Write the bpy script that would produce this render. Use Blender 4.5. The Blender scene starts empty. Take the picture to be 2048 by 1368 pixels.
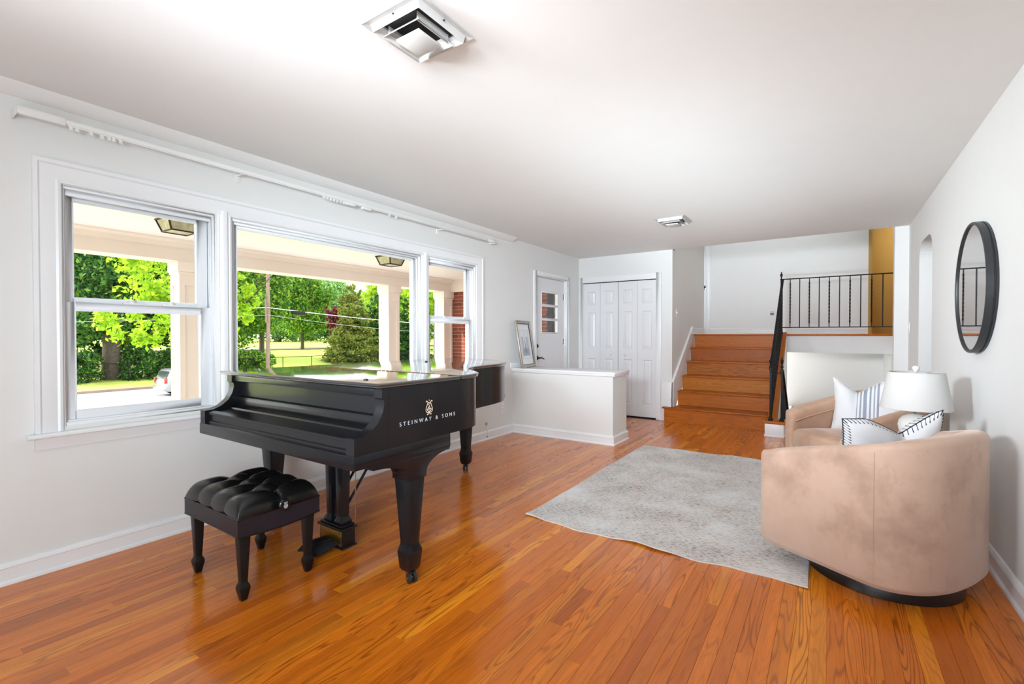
import bpy, bmesh, math, random
import numpy as np
from mathutils import Vector, Matrix
random.seed(7); np.random.seed(7)
R = math.radians
scn = bpy.context.scene
COL = scn.collection

# ------------------------------------------------------------------ camera, world, sun, lights, exposure
cam = bpy.data.cameras.new('camera'); cam.lens = 36*941/2048; cam.sensor_width = 36; cam.clip_end = 600
co = bpy.data.objects.new('camera', cam); COL.objects.link(co)
co.location = (0, 0, 1.21); co.rotation_euler = (R(90-0.73), 0, R(34.14)); scn.camera = co
scn.view_settings.view_transform = 'Standard'; scn.view_settings.look = 'None'
scn.view_settings.exposure = 0.12; scn.view_settings.gamma = 1.0; scn.view_settings.use_curve_mapping = False
w = bpy.data.worlds.new('sky'); scn.world = w; w.use_nodes = True
bg = w.node_tree.nodes['Background']; bg.inputs[0].default_value = (0.93, 0.97, 1.0, 1); bg.inputs[1].default_value = 3.3
sun = bpy.data.lights.new('sun', 'SUN'); sun.energy = 7.0; sun.angle = R(0.6); sun.color = (1, 0.95, 0.86)
so = bpy.data.objects.new('sun', sun); COL.objects.link(so)
so.rotation_euler = Vector((-0.50, -0.66, 0.62)).to_track_quat('Z', 'Y').to_euler()

def area(name, loc, target, sx, sy, power, color=(1, 1, 1)):
    l = bpy.data.lights.new(name, 'AREA'); l.shape = 'RECTANGLE'; l.size = sx; l.size_y = sy
    l.energy = power; l.color = color
    o = bpy.data.objects.new(name, l); COL.objects.link(o); o.location = loc
    d = Vector(loc) - Vector(target); o.rotation_euler = d.to_track_quat('Z', 'Y').to_euler()
    return o
def fill_beam(name, loc, target, sx, sy, power, color, spread):  # area lamp with narrowed spread, used for added fill
    o = area(name, loc, target, sx, sy, power, color); o.data.spread = R(spread); return o
fill_beam('fill_to_left_wall', (0.3, -1.5, 1.7), (-3.3, 4.6, 1.4), 0.9, 0.6, 20, (0.82, 0.92, 1), 54)  # added fill lamp behind the camera, lifts the left wall
fill_beam('fill_to_near_left_wall', (0.45, -1.3, 1.3), (-3.3, 1.2, 1.1), 0.7, 0.7, 12, (0.80, 0.92, 1), 80)
fill_beam('fill_to_back', (-1.0, -1.5, 1.9), (-1.4, 6.5, 1.4), 0.9, 0.5, 23, (0.86, 0.92, 1), 70)  # out-of-view fill added for the back of the room
area('ceiling_fill', (-0.5, -1.1, 0.3), (-1.0, 2.9, 2.43), 2.2, 0.9, 35, (0.80, 0.93, 1))  # unseen fill lamp added to brighten the ceiling ahead
fill_beam('fill_to_far_ceiling', (-0.9, -1.6, 0.30), (-1.0, 6.2, 2.75), 1.4, 0.4, 13, (0.78, 0.91, 1), 27)  # narrow beam added to lift the far ceiling
fill_beam('fill_to_right_wall', (-2.9, -1.0, 1.9), (0.7, 4.9, 1.6), 0.9, 0.6, 23, (0.84, 0.91, 1), 44)  # added beam brightening the right wall, no such source in the room
area('upper_hall_fill', (0.2, 7.3, 3.2), (-1.9, 7.3, 1.6), 0.9, 0.9, 8.5, (1, 0.99, 0.97))  # added fill for the stairwell, no lamp fixture here
area('lower_hall_fill', (0.0, 8.5, 0.93), (0.0, 9.3, -.6), 1.0, 0.4, 1.2, (1, 0.98, 0.95))  # unseen fill added under the landing for the lower stairwell
area('side_room_fill', (1.5, 5.7, 2.2), (1.5, 5.7, 0), 0.8, 0.8, 1.5)  # added fill inside the passage, stands for no known lamp
area('guest_room_fill', (1.3, 9.6, 3.4), (1.3, 9.6, 0), 0.6, 0.6, 22, (1, 0.97, 0.9))  # unseen fill added to light the olive wall

# ------------------------------------------------------------------ materials
def srgb(r, g, b):
    f = lambda c: (c/255/12.92) if c/255 <= 0.04045 else ((c/255+0.055)/1.055)**2.4
    return (f(r), f(g), f(b), 1)
class NT:
    def __init__(s, name):
        s.m = bpy.data.materials.new(name); s.m.use_nodes = True; s.t = s.m.node_tree; s.b = s.t.nodes['Principled BSDF']
    def n(s, t, **k):
        x = s.t.nodes.new(t)
        for a, v in k.items(): setattr(x, a, v)
        return x
    def l(s, a, b): s.t.links.new(a, b)
    def set(s, **k):
        for a, v in k.items(): s.b.inputs[a.replace('_', ' ')].default_value = v
    def mul(s, vec, v3):
        m = s.n('ShaderNodeVectorMath', operation='MULTIPLY'); s.l(vec, m.inputs[0]); m.inputs[1].default_value = v3; return m.outputs[0]
    def noise(s, vec, scale, detail=3, rough=.5):
        x = s.n('ShaderNodeTexNoise'); x.inputs['Scale'].default_value = scale; x.inputs['Detail'].default_value = detail
        x.inputs['Roughness'].default_value = rough
        if vec is not None: s.l(vec, x.inputs['Vector'])
        return x.outputs['Fac']
    def math(s, op, a, b=None, c=None):
        x = s.n('ShaderNodeMath', operation=op)
        for i, v in enumerate((a, b, c)):
            if v is None: continue
            if isinstance(v, (int, float)): x.inputs[i].default_value = v
            else: s.l(v, x.inputs[i])
        return x.outputs[0]
    def ramp(s, fac, stops):
        r = s.n('ShaderNodeValToRGB'); e = r.color_ramp.elements
        while len(e) < len(stops): e.new(0.5)
        for i, (p, c) in enumerate(stops): e[i].position = p; e[i].color = c
        s.l(fac, r.inputs[0]); return r.outputs[0]
    def mix(s, fac, a, b, mode='MIX'):
        x = s.n('ShaderNodeMix', data_type='RGBA', blend_type=mode)
        for i, v in ((0, fac), (6, a), (7, b)):
            if isinstance(v, (int, float, tuple)): x.inputs[i].default_value = v
            else: s.l(v, x.inputs[i])
        return x.outputs[2]
    def bump(s, h, strength, dist):
        b = s.n('ShaderNodeBump'); b.inputs['Strength'].default_value = strength; b.inputs['Distance'].default_value = dist
        s.l(h, b.inputs['Height']); s.l(b.outputs[0], s.b.inputs['Normal'])
def plain(name, c, rough=.5, metal=0, coat=0, var=0.04, vscale=6, bump=0.0, bscale=80, spec=.5):
    t = NT(name); t.set(Roughness=rough, Metallic=metal, Coat_Weight=coat, Coat_Roughness=.08, Specular_IOR_Level=spec)
    g = t.n('ShaderNodeNewGeometry').outputs['Position']
    nz = t.noise(g, vscale, 3)
    c2 = tuple(v*(1-var*2) for v in c[:3])+(1,)
    t.l(t.ramp(nz, [(.3, c2), (.7, c)]), t.b.inputs['Base Color'])
    if bump: t.bump(t.noise(g, bscale, 4), bump, .002)
    return t.m
M = {}
M['wall'] = plain('wall_paint', srgb(229, 229, 227), .6, var=.006, bump=.08, bscale=160)
M['ceiling'] = plain('ceiling_paint', srgb(242, 242, 240), .8, var=.006, bump=.08, bscale=120)
M['trim'] = plain('white_gloss_trim', srgb(238, 239, 240), .3, var=.008)
M['vinyl'] = plain('white_vinyl', srgb(235, 237, 240), .35, var=.005)
M['door'] = plain('white_door_paint', srgb(232, 233, 235), .35, var=.005)
M['olive'] = plain('olive_paint', srgb(178, 140, 62), .6, var=.02)
M['black'] = plain('black_ebonised_wood', (0.006, 0.0065, 0.008, 1), .27, var=.1, vscale=20, coat=.12, bump=.03, bscale=300, spec=.32)
M['lidblack'] = plain('polished_black_lid', (0.009, 0.010, 0.011, 1), .11, var=.05, coat=1, spec=1.0)
M['blackleg'] = plain('black_satin_wood', (0.006, 0.0055, 0.0055, 1), .36, var=.1, bump=.04, bscale=200, spec=.3)
M['leather'] = plain('black_leather', (0.005, 0.005, 0.0055, 1), .26, var=.1, bump=.10, bscale=420)
M['vinylapron'] = plain('dark_leather_band', (0.011, 0.010, 0.016, 1), .42, var=.1, bump=.12, bscale=420, spec=.4)
M['brass'] = plain('aged_brass', srgb(176, 140, 70), .35, metal=1, var=.15, vscale=60)
M['inlay'] = plain('pale_gold_inlay', srgb(226, 205, 180), .4, var=.03)
M['letter'] = plain('silver_lettering', srgb(200, 202, 206), .4, var=.02)
M['chrome'] = plain('brushed_nickel', srgb(170, 170, 172), .25, metal=1, var=.03)
M['darkmetal'] = plain('dark_pewter', srgb(70, 68, 68), .35, metal=1, var=.1)
M['iron'] = plain('black_wrought_iron', (0.007, 0.007, 0.008, 1), .5, var=.1, bump=.1, bscale=120, spec=.25)
M['rubber'] = plain('black_rubber', (0.015, 0.015, 0.016, 1), .5, var=.1)
M['cloth_black'] = plain('black_cloth_cover', (0.006, 0.006, 0.009, 1), .9, var=.2)
M['base_black'] = plain('black_plinth', (0.008, 0.008, 0.008, 1), .3)
M['shade'] = plain('white_linen_shade', srgb(204, 202, 198), .8, var=.01, bump=.2, bscale=500)
M['ceramic'] = plain('chalk_white_ceramic', srgb(220, 217, 210), .5, var=.02, bump=.1, bscale=90)
M['plate'] = plain('white_plastic_plate', srgb(240, 240, 238), .35, var=.005)
M['slot'] = plain('dark_slot', srgb(50, 50, 50), .5)
M['duct'] = plain('duct_dark', srgb(38, 37, 36), .8, var=.2)
M['ventwhite'] = plain('white_enamel', srgb(206, 205, 202), .4, var=.03, vscale=20)
M['rodwhite'] = plain('white_rod_enamel', srgb(238, 237, 234), .4, var=.02)
M['silverframe'] = plain('champagne_silver_frame', srgb(190, 182, 170), .32, metal=.7, var=.12, vscale=50)
M['matboard'] = plain('white_mat_board', srgb(240, 241, 243), .8, var=.005)
M['mirrorframe'] = plain('black_mirror_frame', (0.02, 0.021, 0.024, 1), .4, var=.1, bump=.1, bscale=200)
t = NT('mirror_silver'); t.set(Metallic=1.0, Roughness=.015, Base_Color=(.82, .83, .84, 1)); M['mirror'] = t.m
M['stitchblack'] = plain('black_yarn', (0.02, 0.02, 0.03, 1), .9)
M['stitchwhite'] = plain('white_yarn', srgb(245, 243, 238), .9)
M['cream'] = plain('porch_cream_paint', srgb(236, 222, 212), .6, var=.01)
M['creamceil'] = plain('porch_ceiling_paint', srgb(244, 237, 234), .6, var=.02, vscale=2)
M['concrete'] = plain('porch_concrete', srgb(190, 186, 180), .8, var=.06, vscale=8)
M['asphalt'] = plain('pale_asphalt', srgb(150, 150, 152), .9, var=.06, vscale=3, bump=.3, bscale=60)
M['curb'] = plain('worn_curb', srgb(150, 128, 118), .9, var=.1, vscale=2)
M['bark'] = plain('grey_bark', srgb(86, 76, 66), .9, var=.25, vscale=8, bump=.6, bscale=24)
M['polewood'] = plain('weathered_pole', srgb(150, 124, 112), .9, var=.15, vscale=7)
M['wire'] = plain('pale_wire', srgb(205, 205, 205), .6)
M['bronze'] = plain('dark_bronze', srgb(62, 50, 38), .45, metal=.6, var=.1)
M['lampglass'] = plain('seeded_lamp_glass', srgb(205, 198, 165), .3, var=.2, vscale=20)
M['mortar'] = plain('mortar', srgb(186, 156, 136), .9, var=.1, vscale=20, bump=.4, bscale=100)
M['carpaint'] = plain('silver_car_paint', srgb(176, 176, 182), .3, metal=.6, coat=.8, var=.02)
M['carglass'] = plain('dark_car_glass', srgb(48, 56, 58), .08, coat=1)
M['tail'] = plain('red_tail_lens', srgb(170, 20, 34), .2, coat=1)
M['siding'] = plain('exterior_brick_paint', srgb(150, 90, 70), .8, var=.1)
# glass: thin pane, mostly clear
t = NT('window_glass'); tr = t.n('ShaderNodeBsdfTransparent'); gl = t.n('ShaderNodeBsdfGlossy'); gl.inputs['Roughness'].default_value = .01
lw = t.n('ShaderNodeLayerWeight'); lw.inputs[0].default_value = .12
fac = t.math('MULTIPLY', lw.outputs['Fresnel'], .5)
mx = t.n('ShaderNodeMixShader'); t.l(fac, mx.inputs[0]); t.l(tr.outputs[0], mx.inputs[1]); t.l(gl.outputs[0], mx.inputs[2])
t.l(mx.outputs[0], t.t.nodes['Material Output'].inputs[0]); M['glass'] = t.m

def oak(name, axis=1, island=False, dark=1.0, coat=.42, rough=.24):
    t = NT(name); t.set(Roughness=rough, Coat_Weight=coat, Coat_Roughness=.07, Specular_IOR_Level=.28)
    pos = t.n('ShaderNodeNewGeometry')
    if island: rnd = pos.outputs['Random Per Island']
    else: rnd = t.n('ShaderNodeObjectInfo').outputs['Random']
    off = t.n('ShaderNodeCombineXYZ'); t.l(t.math('MULTIPLY', rnd, 91.0), off.inputs[0]); t.l(t.math('MULTIPLY', rnd, 57.0), off.inputs[1]); t.l(t.math('MULTIPLY', rnd, 23.0), off.inputs[2])
    ad = t.n('ShaderNodeVectorMath', operation='ADD'); t.l(pos.outputs['Position'], ad.inputs[0]); t.l(off.outputs[0], ad.inputs[1]); P = ad.outputs[0]
    s1 = [14, 14, 14]; s1[axis] = 1.1
    big = t.noise(t.mul(P, tuple(s1)), 1, 1.5, .4)
    ring = t.math('SINE', t.math('MULTIPLY', big, 84.0))
    ring = t.math('POWER', t.math('ADD', t.math('MULTIPLY', ring, .5), .5), 5.0)
    s2 = [420, 420, 420]; s2[axis] = 7
    pore = t.noise(t.mul(P, tuple(s2)), 1, 3, .6)
    s3 = [40, 40, 40]; s3[axis] = 1.6
    fib = t.noise(t.mul(P, tuple(s3)), 1, 3, .6)
    r2 = t.math('FRACT', t.math('MULTIPLY', rnd, 7.31))
    d = dark
    tone = t.ramp(rnd, [(0, srgb(195*d, 100*d, 21*d)), (.22, srgb(219*d, 120*d, 25*d)), (.5, srgb(231*d, 128*d, 28*d)), (.72, srgb(203*d, 107*d, 24*d)), (.88, srgb(250*d, 156*d, 36*d)), (1, srgb(175*d, 87*d, 20*d))])
    tone = t.mix(t.math('MULTIPLY', r2, .3), tone, srgb(235*d, 126*d, 24*d))
    ringm = t.math('MULTIPLY', ring, t.math('ADD', .12, t.math('MULTIPLY', t.math('POWER', t.math('FRACT', t.math('MULTIPLY', rnd, 13.7)), 1.6), .62)))
    c = t.mix(ringm, tone, srgb(118*d, 55*d, 13*d))
    c = t.mix(t.math('MULTIPLY', t.math('SUBTRACT', fib, .35), .8), c, srgb(142*d, 70*d, 19*d))
    c = t.mix(t.math('MULTIPLY', t.math('GREATER_THAN', pore, .6), .22), c, srgb(102*d, 47*d, 13*d))
    t.l(c, t.b.inputs['Base Color'])
    wv = t.noise(t.mul(pos.outputs['Position'], (5, 2, 5)), 1, 2)
    h = t.math('ADD', t.math('MULTIPLY', pore, .03), wv)
    t.bump(h, .08, .004)
    return t.m
M['oak'] = oak('oak_floor_finish'); M['oak_island'] = oak('oak_floor_finish_far', island=True)
M['oak_x'] = oak('oak_stair_finish', axis=0, dark=.84, coat=0, rough=.42); M['oak_y'] = oak('oak_stringer_finish', axis=1, dark=.84, coat=0, rough=.42)

def velvet(name, c1, c2, c3):
    t = NT(name); t.set(Roughness=.85, Sheen_Weight=.35, Sheen_Roughness=.4, Specular_IOR_Level=.15); t.b.inputs['Sheen Tint'].default_value = (1, .86, .76, 1)
    P = t.n('ShaderNodeTexCoord').outputs['Object']
    a = t.noise(P, 2.6, 5, .62); b = t.noise(t.mul(P, (1, 1, .45)), 9, 4, .6); f = t.noise(P, 260, 3)
    c = t.ramp(a, [(.28, c2), (.5, c1), (.72, c3)])
    c = t.mix(t.math('MULTIPLY', t.math('GREATER_THAN', b, .62), .16), c, c2)
    c = t.mix(t.math('MULTIPLY', f, .18), c, c2)
    t.l(c, t.b.inputs['Base Color']); t.bump(f, .15, .002); return t.m
M['velvet'] = velvet('taupe_pink_velvet', srgb(194, 165, 146), srgb(158, 129, 112), srgb(203, 177, 160))
M['velvet2'] = velvet('taupe_brown_velvet', srgb(190, 154, 130), srgb(160, 124, 102), srgb(200, 165, 142))

def linen(name, stripes=False):
    t = NT(name); t.set(Roughness=.9, Specular_IOR_Level=.1)
    P = t.n('ShaderNodeTexCoord').outputs['Object']
    f = t.noise(t.mul(P, (1, 1, 1)), 220, 3)
    c = t.mix(t.math('MULTIPLY', f, .1), srgb(216, 216, 217), srgb(188, 188, 192))
    if stripes:
        sx = t.n('ShaderNodeSeparateXYZ'); t.l(P, sx.inputs[0]); x = sx.outputs[0]
        for c0, wd in ((-.075, .003), (-.052, .006), (-.022, .012), (.012, .006), (.038, .004), (.062, .007)):
            m = t.math('LESS_THAN', t.math('ABSOLUTE', t.math('SUBTRACT', x, c0)), wd)
            c = t.mix(t.math('MULTIPLY', m, t.math('ADD', .35, t.math('MULTIPLY', f, .7))), c, srgb(92, 104, 130))
    t.l(c, t.b.inputs['Base Color']); t.bump(f, .35, .002); return t.m
M['linen'] = linen('white_linen'); M['linen_s'] = linen('white_linen_blue_stripes', True)

# rug
t = NT('distressed_rug'); t.set(Roughness=.95, Specular_IOR_Level=.05)
P = t.n('ShaderNodeNewGeometry').outputs['Position']
a = t.noise(P, 2.6, 5, .65); dash = t.noise(t.mul(P, (34, 110, 1)), 1, 2, .7); fine = t.noise(t.mul(P, (150, 420, 1)), 1, 2)
hue = t.noise(P, 6.5, 3)
c = t.ramp(a, [(.3, srgb(212, 206, 200)), (.5, srgb(228, 224, 220)), (.7, srgb(242, 241, 240))])
warm = t.ramp(hue, [(.35, srgb(128, 128, 134)), (.52, srgb(134, 112, 98)), (.66, srgb(166, 106, 76))])
dm = t.math('MULTIPLY', t.ramp(dash, [(.50, (0, 0, 0, 1)), (.60, (1, 1, 1, 1))]), t.ramp(a, [(.35, (.95, .95, .95, 1)), (.68, (.15, .15, .15, 1))]))
c = t.mix(t.math('MULTIPLY', dm, .95), c, warm)
c = t.mix(t.math('MULTIPLY', fine, .25), c, srgb(168, 160, 154))
t.l(c, t.b.inputs['Base Color']); t.bump(t.math('ADD', fine, dash), .5, .004); M['rug'] = t.m
M['rugedge'] = plain('rug_binding', srgb(214, 206, 198), .95, var=.08, vscale=60)

# brick
t = NT('red_brick'); t.set(Roughness=.85)
P = t.n('ShaderNodeNewGeometry').outputs['Position']; rn = t.n('ShaderNodeObjectInfo').outputs['Random']
c = t.ramp(rn, [(0, srgb(132, 66, 50)), (.5, srgb(152, 78, 58)), (1, srgb(112, 56, 46))])
c = t.mix(t.math('MULTIPLY', t.noise(P, 40, 4), .45), c, srgb(120, 62, 46)); t.l(c, t.b.inputs['Base Color']); t.bump(t.noise(P, 90, 3), .5, .004); M['brick'] = t.m

# print in the frame: grey pencil sketch of a lattice tower between trees
t = NT('tower_print'); t.set(Roughness=.7)
P = t.n('ShaderNodeTexCoord').outputs['Object']; sx = t.n('ShaderNodeSeparateXYZ'); t.l(P, sx.inputs[0]); X_, Y_, Z_ = sx.outputs
ax = t.math('ABSOLUTE', Y_)
n1 = t.noise(P, 42, 5, .7); n2 = t.noise(P, 130, 3)
u = t.math('DIVIDE', t.math('ADD', Z_, .11), .26)           # 0 at foot .. 1 at tip
half = t.math('ADD', .0018, t.math('MULTIPLY', .036, t.math('POWER', t.math('SUBTRACT', 1.0, t.math('MINIMUM', t.math('MAXIMUM', u, 0.0), 1.0)), 2.6)))
tower = t.math('MULTIPLY', t.math('LESS_THAN', ax, half), t.math('MULTIPLY', t.math('GREATER_THAN', u, .0), t.math('LESS_THAN', u, 1.0)))
treem = t.math('MULTIPLY', t.math('GREATER_THAN', ax, .035), t.math('MULTIPLY', t.math('LESS_THAN', ax, .098), t.math('LESS_THAN', Z_, .095)))
treem = t.math('MULTIPLY', treem, t.math('GREATER_THAN', Z_, -.10))
low = t.math('MULTIPLY', t.math('LESS_THAN', ax, .10), t.math('MULTIPLY', t.math('LESS_THAN', Z_, -.055), t.math('GREATER_THAN', Z_, -.15)))
ink = t.math('MAXIMUM', t.math('MULTIPLY', tower, .75), t.math('MAXIMUM', t.math('MULTIPLY', treem, t.math('MULTIPLY', n1, .8)), t.math('MULTIPLY', low, t.math('MULTIPLY', n2, 1.1))))
c = t.mix(ink, srgb(233, 236, 241), srgb(92, 102, 122)); t.l(c, t.b.inputs['Base Color']); M['print'] = t.m

def leafmat(name, c1, c2, c3, trans=.5):
    t = NT(name); g = t.n('ShaderNodeNewGeometry')
    c = t.ramp(g.outputs['Random Per Island'], [(0, c1), (.5, c2), (1, c3)])
    t.l(c, t.b.inputs['Base Color']); t.set(Roughness=.55, Specular_IOR_Level=.3)
    tl = t.n('ShaderNodeBsdfTranslucent'); t.l(c, tl.inputs[0])
    mx = t.n('ShaderNodeMixShader'); mx.inputs[0].default_value = trans
    t.l(t.b.outputs[0], mx.inputs[1]); t.l(tl.outputs[0], mx.inputs[2]); t.l(mx.outputs[0], t.t.nodes['Material Output'].inputs[0]); return t.m
M['leaf_sun'] = leafmat('yellow_green_leaves', srgb(150, 185, 40), srgb(185, 210, 60), srgb(110, 160, 40))
M['leaf_mid'] = leafmat('mid_green_leaves', srgb(48, 100, 38), srgb(98, 148, 52), srgb(170, 196, 66))  # wide ramp puts sunlit highlights and shaded contrast into the leaf colour
M['leaf_dark'] = leafmat('dark_green_leaves', srgb(30, 70, 38), srgb(58, 106, 48), srgb(118, 156, 62), .35)
M['leaf_haze'] = leafmat('pale_hazy_leaves', srgb(120, 165, 105), srgb(150, 190, 120), srgb(175, 205, 130))  # distance haze is mixed into this paler leaf colour
M['leaf_conifer'] = leafmat('olive_conifer_sprays', srgb(84, 108, 46), srgb(122, 138, 58), srgb(166, 160, 76), .3)
M['leaf_red'] = leafmat('dark_red_leaves', srgb(120, 48, 62), srgb(146, 66, 78), srgb(96, 40, 52))
# lawn
t = NT('sunny_lawn'); t.set(Roughness=.9); P = t.n('ShaderNodeNewGeometry').outputs['Position']
c = t.ramp(t.noise(P, .35, 5, .6), [(.3, srgb(150, 172, 80)), (.7, srgb(196, 208, 124))]); c = t.mix(t.math('MULTIPLY', t.noise(P, 30, 3), .3), c, srgb(110, 150, 50))
t.l(c, t.b.inputs['Base Color']); M['lawn'] = t.m

# ------------------------------------------------------------------ mesh helpers
ORG = {}
class MB:
    def __init__(s): s.v = []; s.f = []
    def add(s, vs, fs):
        b = len(s.v); s.v += [tuple(p) for p in vs]; s.f += [tuple(i+b for i in f) for f in fs]; return s
    def box(s, x0, x1, y0, y1, z0, z1):
        return s.add([(x0,y0,z0),(x1,y0,z0),(x1,y1,z0),(x0,y1,z0),(x0,y0,z1),(x1,y0,z1),(x1,y1,z1),(x0,y1,z1)],
                     [(0,3,2,1),(4,5,6,7),(0,1,5,4),(1,2,6,5),(2,3,7,6),(3,0,4,7)])
    def prism(s, poly, axis, a, b):
        def q(p, t):
            if axis == 0: return (t, p[0], p[1])
            if axis == 1: return (p[0], t, p[1])
            return (p[0], p[1], t)
        n = len(poly)
        return s.add([q(p, a) for p in poly]+[q(p, b) for p in poly],
                     [tuple(range(n)), tuple(range(2*n-1, n-1, -1))]+[(i, i+n, (i+1) % n+n, (i+1) % n) for i in range(n)])
    def tube(s, pts, r, n=8, cap=True):
        pts = [Vector(p) for p in pts]; m = len(pts); rs = r if isinstance(r, (list, tuple)) else [r]*m
        vs = []; fs = []; prev = None
        for i, p in enumerate(pts):
            d = (pts[min(i+1, m-1)]-pts[max(i-1, 0)])
            d = d.normalized() if d.length > 1e-9 else Vector((0, 0, 1))
            if prev is None:
                u = d.cross(Vector((0, 0, 1)))
                if u.length < 1e-3: u = d.cross(Vector((1, 0, 0)))
            else: u = prev - d*prev.dot(d)
            if u.length < 1e-6: u = d.orthogonal()
            u.normalize(); prev = u; w_ = d.cross(u)
            for k in range(n):
                a = 2*math.pi*k/n; vs.append(p+(u*math.cos(a)+w_*math.sin(a))*rs[i])
        for i in range(m-1):
            for k in range(n): fs.append((i*n+k, i*n+(k+1) % n, (i+1)*n+(k+1) % n, (i+1)*n+k))
        if cap: fs += [tuple(range(n-1, -1, -1)), tuple((m-1)*n+k for k in range(n))]
        return s.add(vs, fs)
    def lathe(s, prof, c, n=24, axis=2, cap=True):
        vs = []; fs = []; m = len(prof)
        for r, z in prof:
            r = max(r, 1e-5)
            for k in range(n):
                a = 2*math.pi*k/n; x, y = r*math.cos(a), r*math.sin(a)
                vs.append((c[0]+x, c[1]+y, c[2]+z) if axis == 2 else ((c[0]+z, c[1]+x, c[2]+y) if axis == 0 else (c[0]+x, c[1]+z, c[2]+y)))
        for i in range(m-1):
            for k in range(n): fs.append((i*n+k, i*n+(k+1) % n, (i+1)*n+(k+1) % n, (i+1)*n+k))
        if cap: fs += [tuple(range(n-1, -1, -1)), tuple((m-1)*n+k for k in range(n))]
        return s.add(vs, fs)
    def loft(s, cx, cy, secs):   # square sections (z, hx, hy[, dx, dy])
        vs = []; fs = []
        for q in secs:
            z, hx, hy = q[:3]; dx, dy = (q[3], q[4]) if len(q) > 3 else (0, 0)
            vs += [(cx+dx-hx, cy+dy-hy, z), (cx+dx+hx, cy+dy-hy, z), (cx+dx+hx, cy+dy+hy, z), (cx+dx-hx, cy+dy+hy, z)]
        m = len(secs)
        for i in range(m-1):
            for k in range(4): fs.append((i*4+k, i*4+(k+1) % 4, (i+1)*4+(k+1) % 4, (i+1)*4+k))
        fs += [(3, 2, 1, 0), tuple((m-1)*4+k for k in range(4))]
        return s.add(vs, fs)
    def surf(s, fn, nu, nv, cu=False):
        vs = [fn(i/(nu if cu else nu-1), j/(nv-1)) for j in range(nv) for i in range(nu)]
        fs = [(j*nu+i, j*nu+(i+1) % nu, (j+1)*nu+(i+1) % nu, (j+1)*nu+i) for j in range(nv-1) for i in range(nu if cu else nu-1)]
        return s.add(vs, fs)
    def grooved(s, r): return s
    def done(s, name, mat, parent=None, smooth=None, bevel=0, seg=2, local=False, recalc=True):
        org = Vector((0, 0, 0))
        if parent is not None and not local: org = ORG.get(parent.name, Vector((0, 0, 0)))
        me = bpy.data.meshes.new(name); me.from_pydata([tuple(Vector(v)-org) for v in s.v], [], s.f)
        if recalc or bevel:
            bm = bmesh.new(); bm.from_mesh(me)
            bmesh.ops.remove_doubles(bm, verts=bm.verts, dist=1e-5)
            bmesh.ops.recalc_face_normals(bm, faces=bm.faces)
            if bevel:
                for f in bm.faces: f.smooth = smooth is not None and any(len(e.link_faces) == 2 and R(1) < e.calc_face_angle(0) < R(28) for e in f.edges)
                es = [e for e in bm.edges if len(e.link_faces) == 2 and e.calc_face_angle(0) > R(28)]
                rb = bmesh.ops.bevel(bm, geom=es, offset=bevel, segments=seg, affect='EDGES', profile=.5, clamp_overlap=True)
                for f in rb['faces']: f.smooth = True
            bm.to_mesh(me); bm.free()
        me.materials.append(mat)
        if smooth is not None or bevel:
            if not bevel: me.polygons.foreach_set('use_smooth', [True]*len(me.polygons))
            me.set_sharp_from_angle(angle=R(smooth if smooth else 35))
        o = bpy.data.objects.new(name, me); COL.objects.link(o)
        if parent is not None: o.parent = parent; ORG[o.name] = ORG.get(parent.name, Vector((0, 0, 0)))
        return o
def tag(o, label=None, cat=None, group=None, kind=None):
    if label: o['label'] = label
    if cat: o['category'] = cat
    if group: o['group'] = group
    if kind: o['kind'] = kind
    return o
def thing(name, label, cat, loc=(0, 0, 0), rotz=0, group=None):
    o = bpy.data.objects.new(name, None); COL.objects.link(o); o.location = loc; o.rotation_euler = (0, 0, rotz)
    o.empty_display_size = .1
    ORG[o.name] = Vector(loc) if rotz == 0 else Vector((0, 0, 0))
    return tag(o, label, cat, group)
def copy_tree(o, parent=None):
    c = o.copy(); COL.objects.link(c)
    if parent is not None: c.parent = parent
    for ch in [x for x in bpy.data.objects if x.parent == o]: copy_tree(ch, c)
    return c
def struct(name, mb, mat, **k): return tag(mb.done(name, mat, **k), kind='structure')
def sempty(name, loc=(0, 0, 0)):
    o = bpy.data.objects.new(name, None); COL.objects.link(o); o.location = loc; ORG[o.name] = Vector(loc); return tag(o, kind='structure')
B = lambda *a: MB().box(*a)

# ------------------------------------------------------------------ room constants
XL, XR, YB, ZC = -3.325, 0.71, 6.80, 2.435
YR = -1.9
LAND = 1.24
# ------------------------------------------------------------------ floor
fl = struct('floor', B(XL-.1, XR+.1, YR, YB-.03, -.12, -.0125), M['oak_island'])
ORG['floor'] = Vector((0, 0, 0))
PW = .0574
def plank_mesh(L):
    mb = MB(); w_, c = PW/2-.00025, .0009
    mb.add([(-w_,0,-.0124),(w_,0,-.0124),(w_,L,-.0124),(-w_,L,-.0124),(-w_,0,-c),(w_,0,-c),(w_,L,-c),(-w_,L,-c),
            (-w_+c,c,0),(w_-c,c,0),(w_-c,L-c,0),(-w_+c,L-c,0)],
           [(0,1,5,4),(1,2,6,5),(2,3,7,6),(3,0,4,7),(4,5,9,8),(5,6,10,9),(6,7,11,10),(7,4,8,11),(8,9,10,11)])
    return mb
lens = [.32, .45, .6, .75, .9, 1.1, 1.3, 1.6, 1.9]
pmesh = {}
planks = []
ns = int((XR-XL+.03)/PW)+1
for i in range(ns):
    x = XL-.01+PW*(i+.5); y = YR - random.random()*1.5
    while y < YB-.05:
        L = random.choices(lens, [1, 1, 2, 2, 3, 4, 4, 3, 2])[0]
        y1 = min(y+L, YB-.04)
        if YB-.04-y1 < .13: y1 = YB-.04; L = 9
        if y1 > YR+.02 and y1-max(y, YR) > .06: planks.append((x, max(y, YR), y1))
        y += L
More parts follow.
